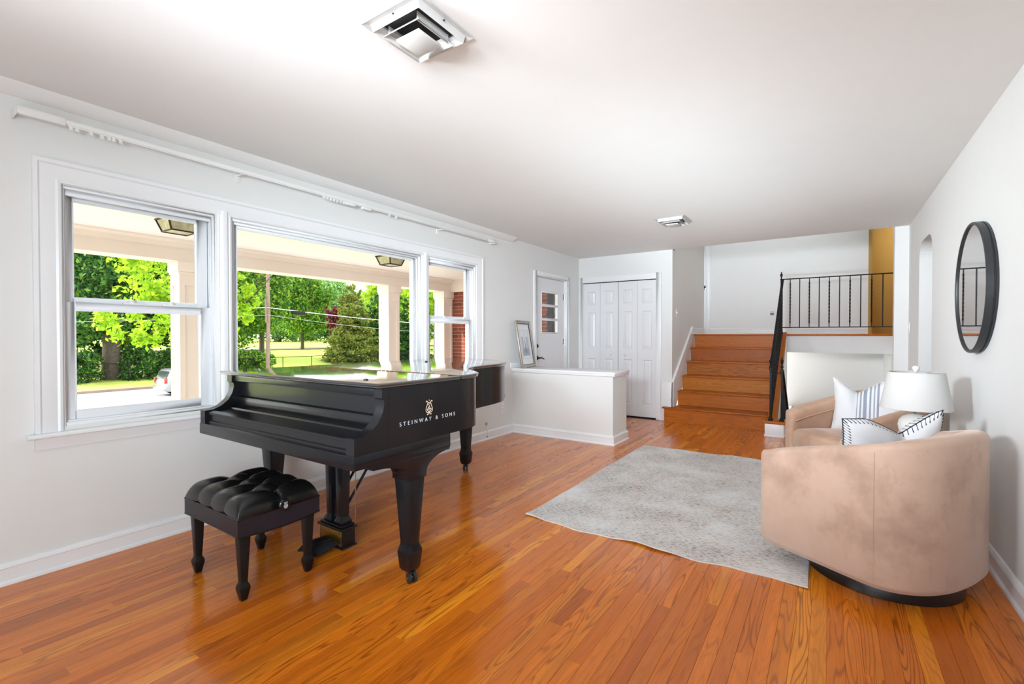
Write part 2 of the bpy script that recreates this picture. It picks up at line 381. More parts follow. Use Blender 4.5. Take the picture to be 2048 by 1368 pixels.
def vis(p):
    x, y0, y1 = p; yc = (max(y0, .3)+y1)/2
    if y1 < .45: return -1
    f_ = .561*(-x)+.828*yc; r_ = .828*x+.561*yc
    if f_ < 1.4 or abs(r_/f_) > 1.12: return -1
    return (y1-max(y0, .3))/f_**2
planks.sort(key=vis, reverse=True)
far = MB()
for k, (x, y0, y1) in enumerate(planks):
    L = y1-y0
    if k < 296 and vis((x, y0, y1)) > 0:
        key = round(L, 3)
        if key not in pmesh:
            o = plank_mesh(L).done('plank', M['oak'], fl, recalc=False); pmesh[key] = o.data
        else:
            o = bpy.data.objects.new('plank', pmesh[key]); COL.objects.link(o); o.parent = fl
        o.location = (x, y0, 0)
    else:
        m_ = plank_mesh(L); far.add([(a+x, b+y0, c) for a, b, c in m_.v], m_.f)
tag(far.done('far_planks', M['oak_island'], fl, recalc=False), kind='stuff')

# ------------------------------------------------------------------ ceiling and walls
struct('ceiling', B(XL-.2, XR+.12, YR-.1, YB+.0, ZC, ZC+.1), M['ceiling'])
struct('trim_1', MB().prism([(XL, ZC), (XL+.085, ZC), (XL+.075, ZC-.012), (XL+.04, ZC-.028), (XL+.008, ZC-.05), (XL, ZC-.05)], 1, YR, 4.9), M['ceiling'], smooth=60)
WX0 = XL-.13
wl = MB()
OPS = [(.715, 1.465), (1.555, 3.320), (3.415, 4.178)]; SZ0, SZ1 = .735, 2.0
DY0, DY1, DZ = 5.475, 6.415, 2.055
def wbox(y0, y1, z0, z1): wl.box(WX0, XL, y0, y1, z0, z1)
wbox(YR, OPS[0][0], 0, ZC); wbox(OPS[0][0], OPS[2][1], 0, SZ0); wbox(OPS[0][0], OPS[2][1], SZ1, ZC)
wbox(OPS[0][1], OPS[1][0], SZ0, SZ1); wbox(OPS[1][1], OPS[2][0], SZ0, SZ1)
wbox(OPS[2][1], DY0, 0, ZC); wbox(DY0, DY1, DZ, ZC); wbox(DY1, YB+.3, 0, ZC)
struct('wall_left', wl, M['wall'])
# right wall with arched opening
AY0, AY1, AZ = 5.335, 6.06, 2.11
wr = MB()
wr.box(XR, XR+.14, YR, AY0, 0, ZC); wr.box(XR, XR+.14, AY1, YB+.12, 0, ZC)
arc = []
r_ = .2
for k in range(9):
    a = math.pi - k*math.pi/2/8; arc.append((AY0+r_+r_*math.cos(a), AZ-r_*.9+r_*.9*math.sin(a)))
for k in range(9):
    a = math.pi/2 - k*math.pi/2/8; arc.append((AY1-r_+r_*math.cos(a), AZ-r_*.9+r_*.9*math.sin(a)))
arc += [(AY1, ZC), (AY0, ZC)]
wr.prism(arc, 0, XR, XR+.14)
struct('wall_right', wr, M['wall'])
# passage behind arch
pb = MB(); pb.box(XR+.14, 2.3, 6.45, 6.55, 0, ZC); pb.box(XR+.14, 2.3, 4.6, 4.7, 0, ZC); pb.box(2.3, 2.4, 4.6, 6.55, 0, ZC); pb.box(XR+.12, 2.4, 4.6, 6.55, ZC, ZC+.05)
struct('wall_passage', pb, M['wall'])
struct('floor_passage', B(XR-.02, 2.4, 4.6, 6.55, -.1, -.001), M['oak_island'])
struct('wall_rear', B(XL-.2, XR+.14, YR-.12, YR, 0, ZC), M['wall'])
# back wall with closet opening
CX0, CX1, CZ = -3.262, -2.083, 2.045
wb = MB()
wb.box(XL-.02, CX0, YB, YB+.12, 0, ZC); wb.box(CX0, CX1, YB, YB+.12, CZ, ZC); wb.box(CX1, -1.866, YB, YB+.12, 0, ZC)
wb.box(.585, XR+.14, YB, YB+.12, -2.0, ZC)
struct('wall_back', wb, M['wall'])
struct('wall_closet', B(XL-.1, -1.87, YB+.5, YB+.56, 0, ZC).box(XL-.13, XL, YB+.12, YB+.56, 0, ZC).box(XL, -1.87, YB-.03, YB+.5, -.1, -.001).box(XL-.13, -1.87, YB, YB+.56, ZC, ZC+.05), M['duct'])
struct('roof_sun_block', B(XL-.2, 2.8, YR-.2, 10.6, 3.85, 3.95), M['concrete'])  # unseen slab added to keep sun from leaking in above the stairs
# stairwell walls
sw = MB(); sw.box(-1.98, -1.866, YB+.12, 8.94, 0, 3.7)
struct('wall_stair_left', sw, M['wall'])
struct('wall_landing', MB().box(-1.98, .46, 8.82, 8.94, LAND-.25, 3.7), M['wall'])
gr = MB(); gr.box(-.2, 2.6, 10.3, 10.4, LAND-.2, 3.7)
struct('wall_guest_room', gr, M['olive'])
gj = MB(); gj.box(.455, .50, 8.80, 8.97, LAND, 3.7); gj.box(.2, .3, 8.97, 10.3, LAND, 3.7)
struct('trim_guest_doorway', gj, M['olive'])
struct('wall_upper_right', MB().box(2.5, 2.6, YB+.12, 10.4, LAND-.2, 3.7).box(XR+.14, 2.6, YB+.02, YB+.12, LAND-.2, 3.7).box(-1.98, XR+.14, YB+.0, YB+.12, ZC+.1, 3.7), M['wall'])
struct('ceiling_upper', B(-2.0, 2.6, YB, 10.4, 3.7, 3.8), M['ceiling'])
lw_ = MB(); lw_.box(.69, .80, YB+.12, 9.6, -2.0, LAND-.20); lw_.box(-.64, .70, 9.5, 9.6, -2.0, LAND-.25); lw_.box(-.665, -.55, YB-.02, 9.6, -2.0, -.005)
lw_.box(-.665, .80, YB-.1, YB-.02, -2.0, -.13); lw_.box(.69, .80, YB-.1, YB+.12, -2.0, 0); lw_.box(-.535, .80, 8.82, 9.6, LAND-.25, LAND-.21)  # boxes added to seal sky light out of the lower stairwell
struct('wall_lower_stair', lw_, M['wall'])
struct('floor_lower', B(-.7, .8, 6.7, 9.6, -2.1, -2.0), M['concrete'])
# landing slab
lsl = MB(); lsl.box(-.535, .69, 8.04, 8.82, .97, LAND-.02); lsl.box(-1.866, -.535, 8.065, 8.82, .97, LAND-.025)
struct('trim_landing_beam', lsl, M['wall'])
lf = sempty('floor_landing', (0, 8.04, LAND))
MB().box(-.54, .69, 8.015, 8.06, LAND-.028, LAND).done('nosing', M['oak_x'], lf, bevel=.006)
yy = 8.06
while yy < 8.80:
    MB().box(-1.866, .69, yy, yy+.0565, LAND-.02, LAND).done('plank', M['oak_x'], lf); yy += .057
struct('floor_guest_room', B(.2, 2.5, 8.82, 10.3, LAND-.2, LAND-.001).box(.69, 2.5, YB+.12, 8.82, LAND-.2, LAND-.001), M['oak_x'])

# ------------------------------------------------------------------ baseboards and trims
def base_prof(s, x): # profile in (offset from wall, z), s=+1 -> wall at low coord
    return [(x, 0), (x+s*.028, 0), (x+s*.026, .012), (x+s*.016, .02), (x+s*.016, .078), (x+s*.020, .082), (x+s*.018, .092), (x+s*.008, .104), (x, .106)]
struct('baseboard_left', MB().prism(base_prof(1, XL), 1, YR, 4.91).prism(base_prof(1, XL), 1, 5.36, DY0-.075).prism(base_prof(1, XL), 1, DY1+.07, YB), M['trim'], smooth=30)
struct('baseboard_right', MB().prism(base_prof(-1, XR), 1, YR, AY0).prism(base_prof(-1, XR), 1, AY1, YB), M['trim'], smooth=30)
struct('baseboard_back', MB().prism([(p[0], p[1]) for p in base_prof(-1, YB)], 0, -2.02, -1.99).prism(base_prof(-1, YB), 0, .585, XR), M['trim'], smooth=30)
bz = lambda prof: [(a, b+LAND) for a, b in prof]
struct('baseboard_landing', MB().prism(bz(base_prof(-1, 8.82)), 0, -1.80, .455).prism(bz(base_prof(1, -1.866)), 1, 7.85, 8.80), M['trim'], smooth=30)
# landing corner casing strips
lc = MB(); lc.box(-1.866, -1.838, 8.795, 8.82, LAND, 3.6); lc.box(-1.838, -1.78, 8.808, 8.82, LAND, 3.6); lc.box(-1.78, -1.755, 8.795, 8.82, LAND, 3.6)
struct('trim_corner_casing', lc, M['trim'], bevel=.004)
dl = thing('door_latch', 'small dark round latch on the white corner casing above the stairs', 'latch', (-1.85, 8.79, 2.06))
MB().lathe([(.016, 0), (.016, .006), (.009, .010), (.009, .02)], (-1.848, 8.775, 2.066), 14, axis=1).done('bolt', M['darkmetal'], dl, smooth=40)
MB().box(-1.862, -1.834, 8.789, 8.795, 2.03, 2.10).done('plate', M['chrome'], dl, bevel=.002)

# skirt block at stairs foot and sloped skirt on side wall
struct('trim_stair_block', B(-2.012, -1.84, 6.772, 6.80, 0, .555), M['trim'], bevel=.005)
# sloped skirt
sl = .2067/.25
sk = [(6.772, .10), (6.772, .555), (6.80, .555), (7.92, LAND+.112), (8.0, LAND+.112), (8.0, .9)]
struct('trim_stair_skirt', MB().prism(sk, 0, -1.866, -1.846).prism([(6.78, .545), (6.775, .57), (7.915, LAND+.13), (7.93, LAND+.108)], 0, -1.866, -1.835), M['trim'], bevel=.003)

# ------------------------------------------------------------------ half wall
hw = MB().box(XL, -1.985, 4.91, 5.325, 0, .775)
struct('wall_half', hw, M['wall'])
hc = MB(); hc.box(XL, -1.955, 4.882, 5.355, .785, .808); hc.prism([(4.91, .755), (4.892, .762), (4.888, .785), (5.349, .785), (5.345, .762), (5.325, .755)], 0, XL, -1.962)
struct('trim_half_wall_cap', hc, M['trim'], bevel=.004)
struct('trim_half_wall_return', B(XL, XL+.014, 4.86, 5.36, .808, .868), M['trim'], bevel=.003)
hb = MB()
pf = [(0, 0), (.028, 0), (.026, .012), (.016, .02), (.016, .078), (.020, .082), (.018, .092), (.008, .104), (0, .106)]
path = [(XL, 4.91, 0, -1), (-1.985, 4.91, 1, -1), (-1.985, 5.325, 1, 1), (XL, 5.325, 0, 1)]
vs = []; fs = []
for (px_, py_, sx_, sy_) in path:
    for (d_, z_) in pf: vs.append((px_+sx_*d_, py_+sy_*d_, z_))
n_ = len(pf)
for i in range(3):
    for k in range(n_-1): fs.append((i*n_+k, i*n_+k+1, (i+1)*n_+k+1, (i+1)*n_+k))
hb.add(vs, fs)
struct('baseboard_half_wall', hb, M['trim'], smooth=30)

# ------------------------------------------------------------------ window
def frame_ring(mb, x0, x1, y0, y1, z0, z1, wl_, wr_, wb_, wt_):
    mb.box(x0, x1, y0, y0+wl_, z0, z1); mb.box(x0, x1, y1-wr_, y1, z0, z1)
    mb.box(x0, x1, y0+wl_, y1-wr_, z0, z0+wb_); mb.box(x0, x1, y0+wl_, y1-wr_, z1-wt_, z1); return mb
def sash(parent, x0, x1, y0, y1, z0, z1, wl_, wr_, wb_, wt_, nm):
    s = frame_ring(MB(), x0, x1, y0, y1, z0, z1, wl_, wr_, wb_, wt_).done(nm, M['vinyl'], parent, bevel=.003)
    xm = (x0+x1)/2
    MB().box(xm-.002, xm+.002, y0+wl_-.004, y1-wr_+.004, z0+wb_-.004, z1-wt_+.004).done('pane', M['glass'], s)
    g = frame_ring(MB(), x1-.004, x1+.002, y0+wl_-.003, y1-wr_+.003, z0+wb_-.003, z1-wt_+.003, .007, .007, .007, .007)
    g.done('glazing_bead', M['vinyl'], s)
    return s
for wi, (y0, y1) in enumerate(OPS):
    wn = sempty('window_%d' % (wi+1), (XL, (y0+y1)/2, SZ0))
    # jamb lining
    frame_ring(MB(), WX0-.01, XL-.002, y0-.001, y1+.001, SZ0-.001, SZ1+.001, .014, .014, .02, .018).done('jamb', M['trim'], wn, bevel=.002)
    frame_ring(MB(), XL-.132, XL-.115, y0+.01, y1-.01, SZ0+.015, SZ1-.015, .022, .022, .02, .03).done('outer_frame', M['vinyl'], wn, bevel=.002)
    if wi != 1:
        mid = 1.372
        sash(wn, XL-.115, XL-.082, y0+.02, y1-.02, mid, SZ1-.02, .045, .062, .045, .042, 'upper_sash')
        lo = sash(wn, XL-.08, XL-.042, y0+.02, y1-.02, SZ0+.018, mid+.022, .042, .058, .055, .046, 'lower_sash')
        w_ = y1-y0
        for q in ((.32, .58) if wi == 0 else (.3, .7)):
            yc = y0+w_*q+.08
            MB().box(XL-.075, XL-.046, yc-.045, yc+.045, mid+.022, mid+.03).lathe([(.016, 0), (.016, .008), (.008, .012), (.008, .018)], (XL-.062, yc, mid+.03), 10).done('sash_lock', M['vinyl'], wn, bevel=.002)
        frame_ring(MB(), XL-.045, XL-.022, y0+.013, y1-.013, SZ0+.015, SZ1-.017, .010, .010, .012, .03).done('stop', M['vinyl'], wn, bevel=.002)
    else:
        sash(wn, XL-.085, XL-.05, y0+.014, y1-.014, SZ0+.015, SZ1-.018, .045, .045, .06, .036, 'fixed_sash')
        frame_ring(MB(), XL-.05, XL-.025, y0+.013, y1-.013, SZ0+.015, SZ1-.017, .018, .018, .02, .018).done('stop', M['trim'], wn, bevel=.003)
# casings
cpro = [(0, 0), (.030, 0), (.030, .018), (.022, .026), (.019, .062), (.012, .086), (.016, .096), (.012, .108), (0, .108)]   # (out of wall, inward)
vs = []; fs = []
for (y, z, sy, sz) in ((.607, .71, 1, 0), (.607, 2.112, 1, -1), (4.285, 2.112, -1, -1), (4.285, .71, -1, 0)):
    for (o_, i_) in cpro: vs.append((XL+o_, y+sy*i_, z+sz*i_))
n_ = len(cpro)
for i in range(3):
    for k in range(n_): fs.append((i*n_+k, i*n_+(k+1) % n_, (i+1)*n_+(k+1) % n_, (i+1)*n_+k))
struct('trim_window_casing', MB().add(vs, fs), M['trim'], smooth=25)
for (a, b) in ((1.465, 1.555), (3.320, 3.415)):
    m_ = (a+b)/2
    struct('trim_window_mullion', MB().prism([(XL, a), (XL+.010, a), (XL+.014, a+.012), (XL+.010, a+.018), (XL+.016, m_-.018), (XL+.026, m_-.012), (XL+.028, m_), (XL+.026, m_+.012), (XL+.016, m_+.018), (XL+.010, b-.018), (XL+.014, b-.012), (XL+.010, b), (XL, b)], 2, .716, 2.03), M['trim'], smooth=25)
struct('trim_window_stool', MB().prism([(XL-.045, .715), (XL+.05, .715), (XL+.056, .708), (XL+.056, .698), (XL+.05, .692), (XL-.045, .692)], 1, .575, 4.305).box(WX0-.03, XL-.04, OPS[0][0], OPS[2][1], .70, .738), M['trim'], smooth=30)
struct('trim_window_apron', MB().prism([(XL, .692), (XL+.034, .692), (XL+.030, .67), (XL+.016, .645), (XL+.014, .632), (XL, .630)], 1, .605, 4.28), M['trim'], smooth=30)

# ------------------------------------------------------------------ entry door (door_1)
d1 = sempty('door_1', (XL, 5.94, 0))
DX = XL-.055
dy0, dy1 = 5.50, 6.392
slab = MB()
py0, py1 = 5.725, 6.185
zs = [(1.262, 1.432), (1.462, 1.632), (1.662, 1.832)]
slab.box(DX-.036, DX, dy0, py0, .01, 2.034); slab.box(DX-.036, DX, py1, dy1, .01, 2.034)
slab.box(DX-.036, DX, py0, py1, .01, zs[0][0]); slab.box(DX-.036, DX, py0, py1, zs[2][1], 2.034)
slab.box(DX-.036, DX, py0, py1, zs[0][1], zs[1][0]); slab.box(DX-.036, DX, py0, py1, zs[1][1], zs[2][0])
sb = slab.done('door_slab', M['door'], d1)
for (a, b) in zs:
    MB().box(DX-.012, DX-.008, py0-.003, py1+.003, a-.003, b+.003).done('pane', M['glass'], sb)
    frame_ring(MB(), DX-.004, DX+.008, py0-.012, py1+.012, a-.012, b+.012, .014, .014, .014, .014).done('pane_moulding', M['trim'], sb, bevel=.002)
frame_ring(MB(), WX0, XL-.001, DY0-.001, DY1+.001, -.02, DZ+.001, .018, .018, .02, .016).done('jamb', M['trim'], d1, bevel=.002)
c1 = MB(); c1.box(XL, XL+.018, DY0-.062, DY0+.006, 0, 2.10); c1.box(XL, XL+.018, DY1-.006, DY1+.062, 0, 2.10); c1.box(XL, XL+.018, DY0+.006, DY1-.006, DZ-.006, 2.10)
c1.done('casing', M['trim'], d1, bevel=.004)
for z in (.25, 1.12, 1.80):
    MB().tube([(DX+.008, dy1+.004, z-.05), (DX+.008, dy1+.004, z+.05)], .007, 8).box(DX-.001, DX+.003, dy1-.03, dy1, z-.045, z+.045).done('hinge', M['chrome'], d1, smooth=40)
MB().lathe([(.032, 0), (.032, .006), (.024, .012), (.014, .018), (.012, .024)], (DX, 5.60, 1.07), 18, axis=0).done('deadbolt', M['darkmetal'], d1, smooth=40)
hd = MB(); hd.lathe([(.034, 0), (.034, .006), (.026, .012), (.011, .016), (.011, .05)], (DX, 5.60, .905), 18, axis=0)
hd.tube([(DX+.045, 5.595, .905), (DX+.05, 5.63, .908), (DX+.05, 5.67, .902), (DX+.05, 5.705, .888), (DX+.05, 5.725, .886)], [.010, .010, .009, .008, .006], 8)
hd.done('door_handle', M['darkmetal'], d1, smooth=40)
# ------------------------------------------------------------------ bifold closet (door_2)
d2 = sempty('door_2', (-2.67, YB, 0))
lwid = (CX1-CX0)/4
for i in range(4):
    x0 = CX0+i*lwid+.0015+(.002 if i in (2,) else 0); x1 = CX0+(i+1)*lwid-.0015-(.003 if i == 1 else 0)
    y = YB+.012
    rects = [(.22, .88), (1.07, 1.57), (1.66, 1.87)] if True else []
    rects = [(.19, .86), (1.02, 1.58), (1.70, 1.905)]
    mb = MB(); px0, px1 = x0+.075, x1-.075
    mb.box(x0, px0, y, y+.034, .018, 2.028); mb.box(px1, x1, y, y+.034, .018, 2.028)
    zz = .018
    for (a, b) in rects: mb.box(px0, px1, y, y+.034, zz, a); zz = b
    mb.box(px0, px1, y, y+.034, zz, 2.028)
    lf_ = mb.done('door_leaf', M['door'], d2)
    for (a, b) in rects:
        p = MB(); d_ = .013
        # sunken moulding then raised field
        def rect(q, yy_): return [(px0+q, yy_, a+q), (px1-q, yy_, a+q), (px1-q, yy_, b-q), (px0+q, yy_, b-q)]
        rings = [rect(0, y), rect(.012, y+d_), (rect(.020, y+d_)), rect(.044, y+.002)]
        vs = [v for r in rings for v in r]; fs = []
        for j in range(3):
            for k in range(4): fs.append((j*4+k, j*4+(k+1) % 4, (j+1)*4+(k+1) % 4, (j+1)*4+k))
        fs.append((12, 13, 14, 15)); p.add(vs, fs).done('raised_panel', M['door'], lf_)
for kx in (-2.79, -2.555):
    MB().lathe([(.009, 0), (.009, -.014), (.017, -.022), (.020, -.032), (.014, -.041), (.001, -.043)], (kx, YB+.012, .925), 18, axis=1).done('knob', M['door'], d2, smooth=50)
c2 = MB()
c2.box(XL+.002, CX0+.006, YB-.018, YB, 0, 2.125); c2.box(CX1-.006, -2.018, YB-.018, YB, 0, 2.125); c2.box(CX0+.006, CX1-.006, YB-.018, YB, CZ-.006, 2.125)
c2.done('casing', M['trim'], d2, bevel=.004)
MB().box(CX0, CX1, YB+.01, YB+.05, CZ-.012, CZ).done('track', M['duct'], d2)

# ------------------------------------------------------------------ stairs
st = thing('staircase', 'six-step oak staircase with red-brown risers climbing to the landing', 'staircase', (-1.2, 6.74, 0))
RH = LAND/6; SX0, SX1 = -1.845, -.65
for k in range(6):
    y = 6.73 if k == 0 else 6.79+.25*k
    xa = -1.955 if k == 0 else SX0
    MB().box(xa, SX1, y, y+.02, k*RH if k else -.012, (k+1)*RH-.024).done('riser', M['oak_x'], st)
    if k < 5:
        y2 = 6.79+.25*(k+1)+.02
        n0 = MB(); a = y-.028; zt = (k+1)*RH
        x_a = xa-.025 if k == 0 else xa
        if k == 0: n0.box(xa-.025, SX1+.0, a, 6.77, zt-.024, zt); n0.box(SX0, SX1, 6.77, y2, zt-.024, zt)
        else: n0.box(x_a, SX1, a, y2, zt-.024, zt)
        n0.done('tread', M['oak_x'], st, bevel=.006)
MB().box(SX0, SX1, 8.012, 8.062, LAND-.024, LAND+.001).done('landing_nosing', M['oak_x'], st, bevel=.006)
# closed stringer on right side
MB().prism([(6.62, .19), (6.70, .19), (8.04, LAND+.005), (8.10, LAND+.03), (8.10, LAND-.3), (6.9, -.0), (6.62, -.0)], 0, SX1, -.545).done('stringer', M['oak_y'], st, bevel=.004)
sdw = struct('wall_stair_side', MB().prism([(6.66, 0), (8.04, 0), (8.04, LAND-.30), (8.04, LAND-.02), (6.72, .16), (6.66, .16)], 0, -.545, -.535), M['trim'])
bk = struct('trim_newel_block', B(-.655, -.455, 6.40, 6.66, 0, .155).box(-.662, -.448, 6.393, 6.66, 0, .02), M['trim'], bevel=.003)
nc = MB().box(-.67, -.44, 6.385, 6.66, .155, .187).done('newel_cap', M['oak_x'], st, bevel=.008)

def twisted(mb, x, y, z0, z1, r=.0065, tw=7):
    vs = []; fs = []; n = max(8, int((z1-z0)/.016))
    for i in range(n+1):
        z = z0+(z1-z0)*i/n; q = (z-z0)/(z1-z0)
        t_ = 0 if q < .07 or q > .93 else 1
        a = (q*tw*math.pi)*t_+math.pi/4; rr = r*(1.5 if t_ else 1.25)
        for k in range(4): vs.append((x+rr*math.cos(a+k*math.pi/2), y+rr*math.sin(a+k*math.pi/2), z))
    for i in range(n):
        for k in range(4): fs.append((i*4+k, i*4+(k+1) % 4, (i+1)*4+(k+1) % 4, (i+1)*4+k))
    fs += [(3, 2, 1, 0), tuple(n*4+k for k in range(4))]
    return mb.add(vs, fs)
def newel(parent, x, y, z0, z1, twist=False, foot=True):
    m = MB(); m.box(x-.011, x+.011, y-.011, y+.011, z0, z1)
    if foot: m.lathe([(.028, 0), (.028, .012), (.02, .022), (.02, .04), (.013, .05)], (x, y, z0), 14)
    o = m.done('newel_post', M['iron'], parent, bevel=.002)
    MB().lathe([(.012, 0), (.018, .006), (.018, .012), (.009, .02), (.008, .04), (.013, .055), (.018, .075), (.019, .085), (.010, .095), (.006, .103), (.009, .112), (.004, .122), (.001, .124)], (x, y, z1), 14).done('finial', M['iron'], o, smooth=50)
    return o
rl = thing('stair_railing', 'black wrought iron railing climbing the right side of the oak steps', 'railing', (-.6, 6.5, .187))
newel(rl, -.600, 6.46, .187, .83)
RX = -.60
p0, p1 = (RX, 6.46, .80), (RX, 8.03, LAND+.80)
def bar(mb, a, b, w_, h_):
    d_ = Vector(b)-Vector(a); m = mb
    if abs(d_.x) > abs(d_.y): mb.prism([(a[0], a[2]-h_/2), (b[0], b[2]-h_/2), (b[0], b[2]+h_/2), (a[0], a[2]+h_/2)], 1, a[1]-w_/2, a[1]+w_/2)
    else: mb.prism([(a[1], a[2]-h_/2), (b[1], b[2]-h_/2), (b[1], b[2]+h_/2), (a[1], a[2]+h_/2)], 0, a[0]-w_/2, a[0]+w_/2)
    return mb
bar(MB(), p0, p1, .036, .016).done('handrail', M['iron'], rl, bevel=.003)
zb = lambda y: .187+.06+(LAND-.187)*(y-6.62)/(8.04-6.62)
bar(MB(), (RX, 6.47, zb(6.47)+.02), (RX, 8.03, zb(8.03)+.0), .014, .014).done('bottom_rail', M['iron'], rl)
yy = 6.58; i = 0
while yy < 7.98:
    zt_ = .80+(LAND+.80-.80)*(yy-6.46)/1.57
    m = MB()
    if i % 2: m.box(RX-.0065, RX+.0065, yy-.0065, yy+.0065, zb(yy), zt_)
    else: twisted(m, RX, yy, zb(yy), zt_)
    m.done('baluster', M['iron'], rl); yy += .115; i += 1
lr = thing('landing_railing', 'black wrought iron railing with twisted balusters along the upper landing', 'railing', (-.62, 8.04, LAND))
newel(lr, -.617, 8.05, LAND, LAND+.80, foot=True)
bar(MB(), (-.617, 8.05, LAND+.81), (.70, 8.05, LAND+.81), .036, .014).done('top_rail', M['iron'], lr, bevel=.003)
bar(MB(), (-.617, 8.05, LAND+.095), (.70, 8.05, LAND+.095), .014, .014).done('bottom_rail', M['iron'], lr)
for i in range(10):
    x = -.503+i*.1195; m = MB()
    if i % 2: m.box(x-.0065, x+.0065, 8.0435, 8.0565, LAND+.1, LAND+.805)
    else: twisted(m, x, 8.05, LAND+.1, LAND+.805)
    m.done('baluster', M['iron'], lr)
dr = thing('descending_railing', 'black iron post and handrail going down beside the oak stairs', 'railing', (-.48, 6.46, .187))
newel(dr, -.482, 6.46, .187, .83)
MB().prism([(6.46, .80), (6.475, .81), (8.3, -.45), (8.3, -.49), (6.46, .77)], 0, -.500, -.462).done('handrail', M['iron'], dr, bevel=.003)
MB().prism([(6.48, .25), (6.48, .262), (8.3, -1.05), (8.3, -1.07)], 0, -.489, -.475).done('bottom_rail', M['iron'], dr)
for i in range(9):
    y = 6.62+i*.17; z0_ = .25-(y-6.48)*.72; m = MB(); m.box(-.4885, -.4755, y-.0065, y+.0065, z0_, .80-(y-6.46)*.69)
    m.done('baluster', M['iron'], dr)
MB().tube([(-.60+.11*math.cos(a), 6.455-.0*math.sin(a), .775+.0) for a in (0, .0)]+[(-.482, 6.455, .775)], .005).v
MB().tube([(-.600, 6.452, .775), (-.57, 6.44, .768), (-.54, 6.436, .766), (-.51, 6.44, .768), (-.482, 6.452, .775)], .005, 8).done('connector', M['iron'], dr, smooth=50)
# lower stair treads going down
ls = thing('lower_stairs', 'steps going down behind the armchairs to the lower level', 'staircase', (0, 6.8, -.2))
for k in range(6):
    MB().box(-.53, .583, YB+.0+.25*k-.03, YB+.25*(k+1), -.2*(k+1)-.024, -.2*(k+1)).done('tread', M['oak_x'], ls, bevel=.005)
    MB().box(-.53, .583, YB+.25*k-.0+.0, YB+.25*k+.018, -.2*(k+1), -.2*k-.026 if k else -.135).done('riser', M['oak_x'], ls)

# ------------------------------------------------------------------ ceiling vents
def vent(label, x0, x1, y0, y1):
    xc, yc = (x0+x1)/2, (y0+y1)/2; hx, hy = (x1-x0)/2, (y1-y0)/2
    v = thing('ceiling_vent', label, 'vent', (xc, yc, ZC), 0, 'square ceiling diffusers')
    MB().box(xc-hx*.62, xc+hx*.62, yc-hy*.62, yc+hy*.62, ZC-.0025, ZC-.0015).done('duct_opening', M['duct'], v)
    def ring(a, b, za, zb_, th, nm):   # sloped square louvre
        m = MB(); o = [(-1, -1), (1, -1), (1, 1), (-1, 1)]
        vs = [(xc+sx*hx*a, yc+sy*hy*a, za) for sx, sy in o]+[(xc+sx*hx*b, yc+sy*hy*b, zb_) for sx, sy in o]
        vs += [(xc+sx*hx*a, yc+sy*hy*a, za+th) for sx, sy in o]+[(xc+sx*hx*b, yc+sy*hy*b, zb_+th) for sx, sy in o]
        fs = []
        for k in range(4):
            l = (k+1) % 4; fs += [(k, l, 4+l, 4+k), (8+k, 8+l, 12+l, 12+k), (k, l, 8+l, 8+k), (4+k, 4+l, 12+l, 12+k)]
        return m.add(vs, fs).done(nm, M['ventwhite'], v)
    ring(1.0, .84, ZC-.007, ZC-.002, .0015, 'flange')
    ring(.84, .80, ZC-.003, ZC-.030, .002, 'neck'); ring(.80, .64, ZC-.032, ZC-.008, .002, 'louvre'); ring(.62, .46, ZC-.046, ZC-.018, .002, 'louvre')
    MB().box(xc-hx*.40, xc+hx*.40, yc-hy*.40, yc+hy*.40, ZC-.058, ZC-.048).done('centre_plate', M['ventwhite'], v, bevel=.002)
    for sx in (-.5, .5): MB().box(xc+sx*hx-.0015, xc+sx*hx+.0015, yc-hy*.55, yc+hy*.55, ZC-.038, ZC-.003).done('vane', M['ventwhite'], v)
    for sx, sy in ((-.86, 0), (.86, 0), (0, -.86), (0, .86)):
        MB().lathe([(.005, 0), (.004, -.003), (.001, -.004)], (xc+sx*hx, yc+sy*hy, ZC-.010), 8).done('screw', M['slot'], v)
    return v
vent('square white ceiling vent near the camera, its louvres showing large', -1.530, -1.218, 1.205, 1.520)
vent('small square white ceiling vent before the stairs', -1.540, -1.235, 4.915, 5.27)

# ------------------------------------------------------------------ curtain track
ct = thing('curtain_track', 'long white curtain track mounted above the three-part window', 'curtain track', (XL, 2.5, 2.30))
MB().box(XL+.072, XL+.090, .66, 4.30, 2.292, 2.314).box(XL+.075, XL+.087, .66, 4.30, 2.286, 2.292).done('rail', M['rodwhite'], ct, bevel=.002)
MB().box(XL+.066, XL+.094, .545, .72, 2.280, 2.318).box(XL+.0, XL+.094, .540, .546, 2.272, 2.320).done('end_housing', M['rodwhite'], ct, bevel=.003)
MB().box(XL+.066, XL+.094, 4.30, 4.42, 2.286, 2.316).box(XL+.0, XL+.094, 4.415, 4.42, 2.28, 2.316).done('end_housing', M['rodwhite'], ct, bevel=.003)
for y in (1.60, 3.55): MB().box(XL, XL+.006, y-.014, y+.014, 2.245, 2.30).box(XL, XL+.08, y-.008, y+.008, 2.284, 2.290).lathe([(.005, 0), (.005, .006)], (XL+.006, y, 2.262), 8, axis=0).done('bracket', M['rodwhite'], ct)
for y in [.74, .765, .82, .865, .895, .915, .945]+[2.2+.03*k for k in range(7)]+[2.85, 2.93]:
    MB().box(XL+.076, XL+.086, y-.007, y+.007, 2.268, 2.288).done('carrier', M['rodwhite'], ct)
for y in (2.44, 2.60): MB().box(XL+.068, XL+.094, y-.045, y+.045, 2.270, 2.286).done('master_slide', M['rodwhite'], ct, bevel=.002)

